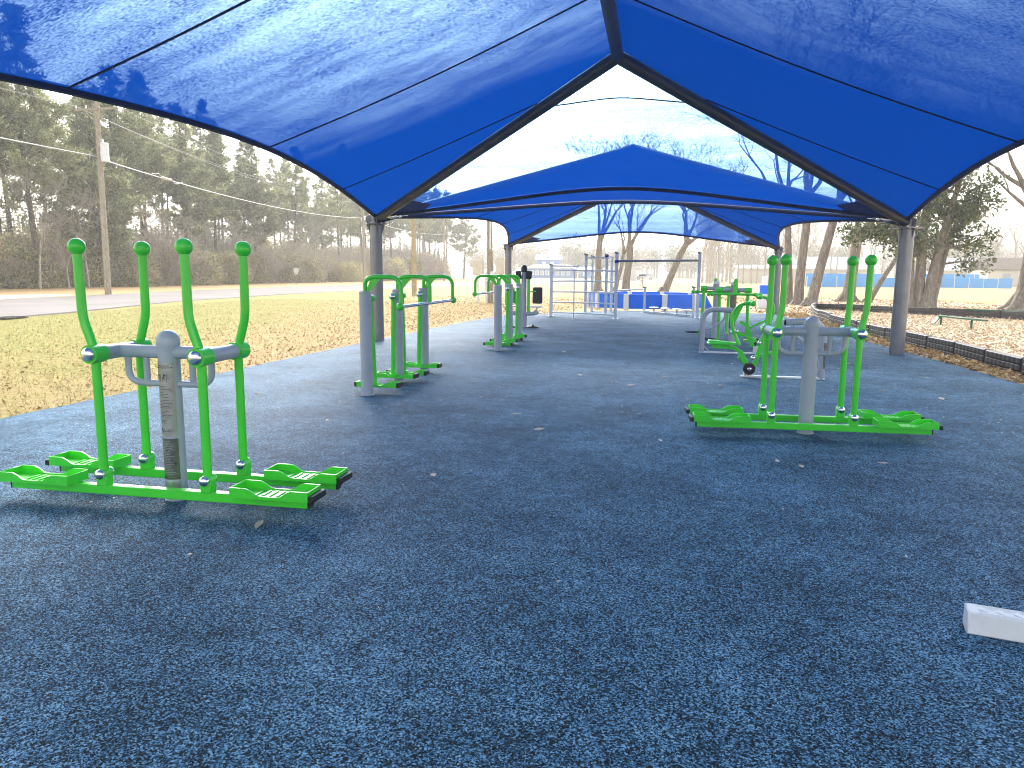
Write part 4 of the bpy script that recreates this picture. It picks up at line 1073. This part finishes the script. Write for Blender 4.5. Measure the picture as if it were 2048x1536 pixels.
m = MB(); m.box((0, 0, .6), (.06, .06, 1.2), .006); m.build('post', POLEW, t)
m = MB(); m.prism([(-.32, 1.75), (-.2, 1.85), (0, 1.8), (.2, 1.85), (.32, 1.75), (.30, 1.4), (.15, 1.12), (0, 1.02), (-.15, 1.12), (-.30, 1.4)], -.02, .02, Matrix.Rotation(PI / 2, 3, 'X')); m.build('plate', GREYL, t)
m = MB(); m.prism([(-.1, 1.7), (.1, 1.7), (.1, 1.36), (-.1, 1.36)], .021, .026, Matrix.Rotation(PI / 2, 3, 'X')); m.build('emblem', WHITEP, t)
# storm drain lip beside the road
t = thing('drain_grate', (-18.75, 18.6, 0), 'dark low drain grate at the near edge of the road', 'drain')
m = MB(); m.box((0, 0, .02), (.5, 1.0, .05), .015, rz=.15); m.build('lip', SHOULDER, t)
m = MB()
for k in range(5): m.box((.02, -.32 + .16 * k, .05), (.4, .06, .02), .004, rz=.15)
m.build('bars', BLACK, t)

# ------------------------------------------------------------------ far fence, buildings, car
SKYB = paint('sky_blue_vinyl', (.03, .30, .72), .55, 0, 0, .1, .4)
def far_fence():
    a = Vector((19.3, 101, 0)); b = Vector((46.0, 107.5, 0))
    t = thing('blue_fence', a, 'long bright blue vinyl fence across the far side of the field', 'fence')
    d = (b - a); n = 14; u = d / n
    for k in range(n):
        m = MB(); m.beam(u * k + Vector((0, 0, .65)) + u.normalized() * .05, u * (k + 1) + Vector((0, 0, .65)) - u.normalized() * .05, .05, 1.26 + .04 * math.sin(k * 2), .004); m.build('fence_panel', SKYB, t)
        MB().tube([u * k, u * k + Vector((0, 0, 1.4))], .05, 8).build('fence_post', GREYL, t)
    t2 = thing('blue_windscreen', a + Vector((1.5, 9, 0)), 'taller blue screen rising behind the left end of the blue fence', 'fence')
    m = MB(); m.beam((0, 0, .9), (11, 2.0, .9), .05, 1.7, .004); m.build('screen', SKYB, t2)
    m = MB()
    for k in range(5): m.tube([(k * 2.7, k * .5, 0), (k * 2.7, k * .5, 1.9)], .04, 6)
    m.build('support', GREYL, t2)
    t3 = thing('blue_windscreen', (37, 115, 0), 'blue screen rising behind the right end of the blue fence', 'fence')
    m = MB(); m.beam((-3, 0, .95), (8.5, 1.5, .95), .05, 1.75, .004); m.build('screen', SKYB, t3)
    m = MB()
    for k in range(5): m.tube([(-3 + k * 2.7, k * .35, 0), (-3 + k * 2.7, k * .35, 1.9)], .04, 6)
    m.build('support', GREYL, t3)
far_fence()
BLUEW = paint('blue_board_wall', (.035, .15, .46), .6, 0, 0, .1, 1)
WROOF = paint('pale_metal_roof', (.62, .64, .66), .5, .1, 0, .08, .6)
CREAM = paint('cream_wall', (.62, .58, .50), .7, 0, 0, .06, .8)
BROWNR = paint('brown_shingle', (.16, .12, .09), .8, 0, 0, .2, 2)
GLASS = paint('window_glass', (.35, .40, .45), .15, 0, 0, .1, 2)
def gable(mb, cx, cy, z, w, d, rise, over=.5, along_x=True):
    if along_x: a = [(cy - d / 2 - over, z), (cy, z + rise), (cy + d / 2 + over, z), (cy + d / 2 + over, z + .18), (cy, z + rise + .2), (cy - d / 2 - over, z + .18)]; mb.prism(a, cx - w / 2 - over, cx + w / 2 + over, Matrix(((0, 0, 1), (1, 0, 0), (0, 1, 0))))
    else: a = [(cx - w / 2 - over, z), (cx, z + rise), (cx + w / 2 + over, z), (cx + w / 2 + over, z + .18), (cx, z + rise + .2), (cx - w / 2 - over, z + .18)]; mb.prism(a, cy - d / 2 - over, cy + d / 2 + over, Matrix(((1, 0, 0), (0, 0, 1), (0, 1, 0))))
def gwall(mb, cx, y, z, w, rise, th=.1):
    mb.prism([(cx - w / 2, z), (cx + w / 2, z), (cx, z + rise)], -th / 2, th / 2, Matrix.Rotation(PI / 2, 3, 'X'), (0, y, 0))
t = thing('blue_house', (-32.5, 236, 0), 'distant blue two storey building with pale roofs behind the climbing frame', 'building')
m = MB(); m.box((0, 0, 1.5), (15, 9, 3.0), .02); m.build('lower_wall', BLUEW, t)
m = MB(); m.box((-1.2, 2.5, 4.2), (7.0, 5, 3.2), .02); gwall(m, -1.2, -.02, 5.8, 7, .9); m.build('upper_wall', BLUEW, t)
m = MB(); m.prism([(-8, 3.0), (8, 3.0), (5, 4.3), (-5, 4.3)], -5.2, 5.2, Matrix.Rotation(PI / 2, 3, 'X')); m.build('lower_roof', WROOF, t)
m = MB(); gable(m, -1.2, 2.5, 5.8, 7, 5, 1.4, .7, True); m.build('upper_roof', WROOF, t)
for x in (-5.5, -3.9, -2.3, -.7, 2.5, 4.2, 6):
    m = MB(); m.box((x, -4.53, 1.6), (1.1, .08, 1.4), .01); f = m.build('window', WHITEP, t); MB().box((x, -4.58, 1.6), (.85, .05, 1.15), .01).build('pane', GLASS, f)
m = MB(); m.box((-2.4, -.08, 4.6), (1.2, .08, 1.1), .01); m.build('window', WHITEP, t); m = MB(); m.box((.2, -.08, 4.6), (1.2, .08, 1.1), .01); m.build('window', WHITEP, t)
t = thing('blue_shed', (-20.5, 238, 0), 'small distant blue shed just right of the blue two storey building', 'shed')
m = MB(); m.box((0, 0, 1.2), (6, 6, 2.4), .02); m.build('wall', BLUEW, t)
m = MB(); gable(m, 0, 0, 2.4, 6, 6, 1.1, .4, True); m.build('roof', WROOF, t)
m = MB(); m.box((-1.2, -3.03, 1.3), (1.3, .08, 1.2), .01); m.box((1.4, -3.03, 1.3), (1.3, .08, 1.2), .01); m.build('window', WHITEP, t)
t = thing('cream_building', (-7.6, 182, 0), 'distant cream flat building behind the straight bare trunk', 'building')
m = MB(); m.box((0, 0, 1.5), (6.5, 6, 3.0), .02); m.build('wall', CREAM, t)
m = MB(); m.box((0, 0, 3.1), (6.9, 6.4, .25), .02); m.build('roof', WROOF, t)
m = MB(); m.box((1.4, -3.03, 1.0), (1.1, .08, 2.0), .01); m.build('door', GREY, t)
m = MB(); m.box((-1.4, -3.03, 1.6), (1.4, .08, 1.1), .01); m.build('window', GLASS, t)
def house(x, y, w, h, rise, lab, roofm, wallm=CREAM, ax=True):
    t = thing('house', (x, y, 0), lab, 'house')
    m = MB(); m.box((0, 0, h / 2), (w, 7, h), .02)
    if not ax: gwall(m, 0, -3.45, h, w, rise)
    m.build('wall', wallm, t)
    m = MB(); gable(m, 0, 0, h, w, 7, rise, .4, ax); m.build('roof', roofm, t)
    m = MB()
    for k in (-.3, 0, .3): m.box((k * w, -3.54, h * .55), (1.1, .06, 1.2), .01)
    m.build('window', GLASS, t); m = MB(); m.box((.14 * w, -3.54, 1.0), (1.0, .06, 2.0), .01); m.build('door', WHITEP, t)
house(34, 158, 16, 2.6, 2.4, 'low distant house with pale blue roof left of the magnolia', WROOF)
house(25.6, 155, 8, 2.4, 3.4, 'distant white gabled house behind the left end of the blue fence', WROOF, WHITEP, False)
house(57, 150, 14, 2.5, 2.2, 'distant house with pale roof right of the magnolia trunks', WROOF)
house(57.5, 131, 13, 2.5, 1.8, 'low distant house with brown roof behind the right end of the blue fence', BROWNR)
house(60.5, 122, 9, 3.0, 2.6, 'white gabled house at the right edge of the photo', BROWNR, WHITEP, False)
t = thing('long_cream_building', (22.5, 150, 0), 'long low cream building beyond the left end of the blue fence', 'building')
m = MB(); m.box((0, 0, 1.3), (14, 6, 2.6), .02); m.build('wall', CREAM, t); m = MB(); gable(m, 0, 0, 2.6, 14, 6, .6, .4, True); m.build('roof', WROOF, t)
t = thing('parked_car', (-2.4, 186, 0), 'silver car on the distant road, seen under the pull-up bar', 'car')
SILVER = paint('silver_car_paint', (.60, .62, .64), .25, .5, .6, .05, 1)
m = MB(); prof = [(-2.25, .45), (-2.3, .8), (-2.1, 1.0), (-1.2, 1.08), (-.65, 1.55), (-.2, 1.68), (1.5, 1.68), (2.1, 1.2), (2.3, 1.05), (2.32, .5), (2.1, .38), (-2.1, .38)]
m.prism(prof, -.88, .88, Matrix.Rotation(PI / 2, 3, 'X')); m.build('body', SILVER, t)
m = MB(); m.prism([(-1.05, 1.1), (-.55, 1.52), (1.4, 1.58), (1.95, 1.15)], -.895, .895, Matrix.Rotation(PI / 2, 3, 'X')); m.build('window', GLASS, t)
for x in (-1.45, 1.45):
    for y in (-.8, .8):
        m = MB(); m.lathe((x, y, .34), [(.34, -.11), (.34, .11)], 'y', 20); w = m.build('wheel', BLACK, t); m = MB(); m.lathe((x, y + (-.1 if y < 0 else .1), .34), [(.20, -.02), (.20, .02)], 'y', 14); m.build('rim', GREYL, w)
m = MB(); m.box((-2.28, -.6, .85), (.08, .3, .14), .01); m.build('headlight', WHITEP, t); m = MB(); m.box((-2.28, .6, .85), (.08, .3, .14), .01); m.build('headlight', WHITEP, t)

# ------------------------------------------------------------------ scatter: litter, blades, chips
def in_poly(x, y, poly):
    ins = np.zeros(len(x), bool); j = len(poly) - 1
    for i in range(len(poly)):
        xi, yi = poly[i]; xj, yj = poly[j]
        c = ((yi > y) != (yj > y)) & (x < (xj - xi) * (y - yi) / (yj - yi + 1e-9) + xi); ins ^= c; j = i
    return ins
def flat_bits(n, x0, x1, y0, y1, size, asp, lift, keep, g, z=-.018, tilt=.35):
    x = g.uniform(x0, x1, n); y = y0 + (y1 - y0) * g.random(n) ** 1.35
    k = keep(x, y); x, y = x[k], y[k]; n = len(x)
    c = np.stack([x, y, np.full(n, z) + g.random(n) * lift], 1)
    d = np.stack([g.normal(size=n), g.normal(size=n), g.normal(size=n) * tilt], 1)
    q = leaf_quads(c, d, size, asp, g)
    q[:, :, 2] = np.maximum(q[:, :, 2], z - .002)
    return q
g = np.random.default_rng(101)
rub = lambda x, y: in_poly(x, y, edge)
left_keep = lambda x, y: (~rub(x, y)) & (x < 0) & (g.random(len(x)) < np.clip((x + 13) / 8 + (y - 14) * .02, .03, .9))
q = flat_bits(40000, -18, -3, 3.5, 45, .058, .5, .02, left_keep, g)
tag(quads('leaf_litter', q, DRYL), None, None, None, 'stuff')
n = 60000; x = g.uniform(-20, -6, n); y = 4 + 32 * g.random(n) ** 1.4; k = (~rub(x, y)) & (x > -18.5 - (y - 18) * .13 * (y > 18)); x, y = x[k], y[k]
c = np.stack([x, y, np.full(len(x), -.02)], 1); d = np.stack([g.normal(size=len(x)) * .6, g.normal(size=len(x)) * .6, np.ones(len(x))], 1)
tag(quads('lawn_grass', leaf_quads(c, d, .055, .14, g), BLADE), None, None, None, 'stuff')
bedp = [(5.55, 4), (5.55, 14), (5.45, 20), (5.6, 26), (6.3, 31.5), (7.0, 34.1), (9.0, 32.2), (12.6, 28.1), (18, 21.8), (22, 15), (22, 4)]
q = flat_bits(42000, 5.5, 18, 8, 34, .085, .40, .03, lambda x, y: in_poly(x, y, bedp), g, -.008)
tag(quads('wood_chips', q, CHIPS), None, None, None, 'stuff')
q = flat_bits(9000, 4.7, 5.5, 8, 30, .095, .5, .05, lambda x, y: (~rub(x, y)), g, -.012)
tag(quads('border_litter', q, DRYL), None, None, None, 'stuff')
q = flat_bits(6000, 4, 18, 30, 50, .11, .5, .03, lambda x, y: (~rub(x, y)) & (~in_poly(x, y, bedp)), g, -.014)
tag(quads('field_litter', q, DRYL), None, None, None, 'stuff')
# pale grit blown over the rubber, thicker towards the right edge
x = g.uniform(-5.5, 4.8, 2600); y = 2.2 + 24 * g.random(2600) ** 1.2; kp = rub(x, y) & (g.random(2600) < np.where(x > 2, .9, .32) * np.where(y > 7, 1, .35)); x, y = x[kp], y[kp]
c = np.stack([x, y, np.full(len(x), .004)], 1); d = np.stack([g.normal(size=len(x)), g.normal(size=len(x)), g.normal(size=len(x)) * .1], 1)
q = leaf_quads(c, d, .024, .45, g); q[:, :, 2] = np.maximum(q[:, :, 2], .002)
tag(quads('blown_chips', q, PALEL), None, None, None, 'stuff')

def leaf_obj(seed, s):
    r = random.Random(seed); m = MB(); n = 7; P = []
    for i in range(n):
        t = i / (n - 1); w = s * .26 * math.sin(PI * min(1, t * .92 + .05)) + .001; xx = s * (t - .5); zz = .012 + .03 * s * 6 * (t - .5) ** 2 + .004 * r.random()
        P.append([(xx, -w, zz + w * .35), (xx, 0, zz), (xx, w * r.uniform(.8, 1), zz + w * .4)])
    m.grid(P); return m
lp = None; LV = [(-2.15, 3.66), (-.55, 8.85), (-1.35, 7.3), (-1.95, 8.3), (-.25, 9.6), (.45, 8.7), (.2, 10.5), (-1.0, 10.4), (-2.3, 9.4), (.9, 9.9), (1.0, 5.9), (1.15, 5.75), (-.3, 12.5), (-1.6, 13.5), (.55, 13.8), (-.7, 15.2), (-2.0, 16.8), (.4, 17.6), (-1.1, 18.8), (-.2, 20.6), (-2.4, 21.6), (-.9, 22.8), (-3.1, 6.6), (-4.6, 7.9), (-4.2, 6.3), (-3.8, 5.6), (-1.5, 4.9), (3.9, 11.4), (3.4, 9.4), (2.9, 9.9), (1.3, 12.4), (-.1, 7.6), (1.8, 6.0), (3.2, 12.9), (.1, 6.4), (-1.0, 6.6)]
rl = random.Random(77)
for i, (x, y) in enumerate(LV):
    lab = 'pale dry leaf on the blue rubber beside the nearest trainer foot rail' if i == 0 else 'pale dry leaf lying alone on the open blue rubber floor'
    if lp is None: lp = leaf_obj(3, .13).build('fallen_leaf', PALEL, smooth=80); o = lp; tag(o, lab, 'leaf', 'fallen leaves on the rubber floor')
    else: o = dup(lp, label=lab)
    s = 1.25 if i == 0 else rl.uniform(.45, .95)
    o.location = (x, y, .002); o.rotation_euler = (rl.uniform(-.15, .15), rl.uniform(-.1, .1), rl.uniform(0, 6.28) if i else -1.25); o.scale = (s, s * (rl.uniform(.6, 1) if i else .55), s)

# ------------------------------------------------------------------ haze, light, camera
hz = MB(); hz.box((0, 60, 18), (1400, 1400, 38.2), .01)
m, nt, b, o_ = new_mat('valley_haze'); nt.nodes.remove(b)
pv = N(nt, 'ShaderNodeVolumePrincipled'); pv.inputs['Color'].default_value = (.97, .97, .97, 1); pv.inputs['Density'].default_value = .0013; pv.inputs['Anisotropy'].default_value = .1
nt.links.new(pv.outputs[0], o_.inputs['Volume'])
ho = hz.build('haze', m, smooth=0); tag(ho, None, None, None, 'stuff')

SUN_AZ = math.radians(-20); SUN_EL = math.radians(33)         # ahead and to the left
w = bpy.data.worlds.new('World'); sc.world = w; w.use_nodes = True; nt = w.node_tree
sky = nt.nodes.new('ShaderNodeTexSky'); sky.sky_type = 'NISHITA'; sky.sun_disc = False
sky.sun_elevation = SUN_EL; sky.sun_rotation = SUN_AZ; sky.air_density = 1.0; sky.dust_density = 4.0; sky.ozone_density = 1.0
hs = nt.nodes.new('ShaderNodeHueSaturation'); hs.inputs['Saturation'].default_value = .28; nt.links.new(sky.outputs[0], hs.inputs['Color']); nt.links.new(hs.outputs[0], nt.nodes['Background'].inputs[0]); nt.nodes['Background'].inputs[1].default_value = .15
sd = bpy.data.lights.new('Sun', 'SUN'); sd.energy = .9; sd.angle = math.radians(28); sd.color = (1, .96, .90)
so = bpy.data.objects.new('Sun', sd); COL.objects.link(so)
dv = Vector((math.sin(SUN_AZ) * math.cos(SUN_EL), math.cos(SUN_AZ) * math.cos(SUN_EL), math.sin(SUN_EL)))
so.rotation_euler = dv.to_track_quat('Z', 'Y').to_euler(); so.location = dv * 50

cd = bpy.data.cameras.new('Camera'); cam = bpy.data.objects.new('Camera', cd); COL.objects.link(cam); sc.camera = cam
F_, PT, PS, RO = 1468.25, .1499, .1886, .0084
cd.sensor_width = 36; cd.lens = 36 * F_ / 2048; cd.clip_start = .05; cd.clip_end = 3000
R0 = Vector((math.cos(PS), math.sin(PS), 0)); Fh = Vector((-math.sin(PS), math.cos(PS), 0))
Fw = Fh * math.cos(PT) - Vector((0, 0, 1)) * math.sin(PT); U0 = Fh * math.sin(PT) + Vector((0, 0, 1)) * math.cos(PT)
Rr = R0 * math.cos(RO) + U0 * math.sin(RO); Uu = -R0 * math.sin(RO) + U0 * math.cos(RO)
Mx = Matrix((Rr, Uu, -Fw)).transposed().to_4x4(); Mx.translation = (0, 0, 1.45); cam.matrix_world = Mx

sc.view_settings.view_transform = 'Standard'; sc.view_settings.look = 'None'; sc.view_settings.gamma = 1; sc.view_settings.exposure = 1.97
sc.render.engine = 'CYCLES'
cy = sc.cycles; cy.use_denoising = True; cy.max_bounces = 8; cy.transparent_max_bounces = 16; cy.diffuse_bounces = 4; cy.glossy_bounces = 3; cy.transmission_bounces = 5; cy.volume_bounces = 1
cy.sample_clamp_indirect = 8; cy.filter_width = 1.05
cy.caustics_reflective = False
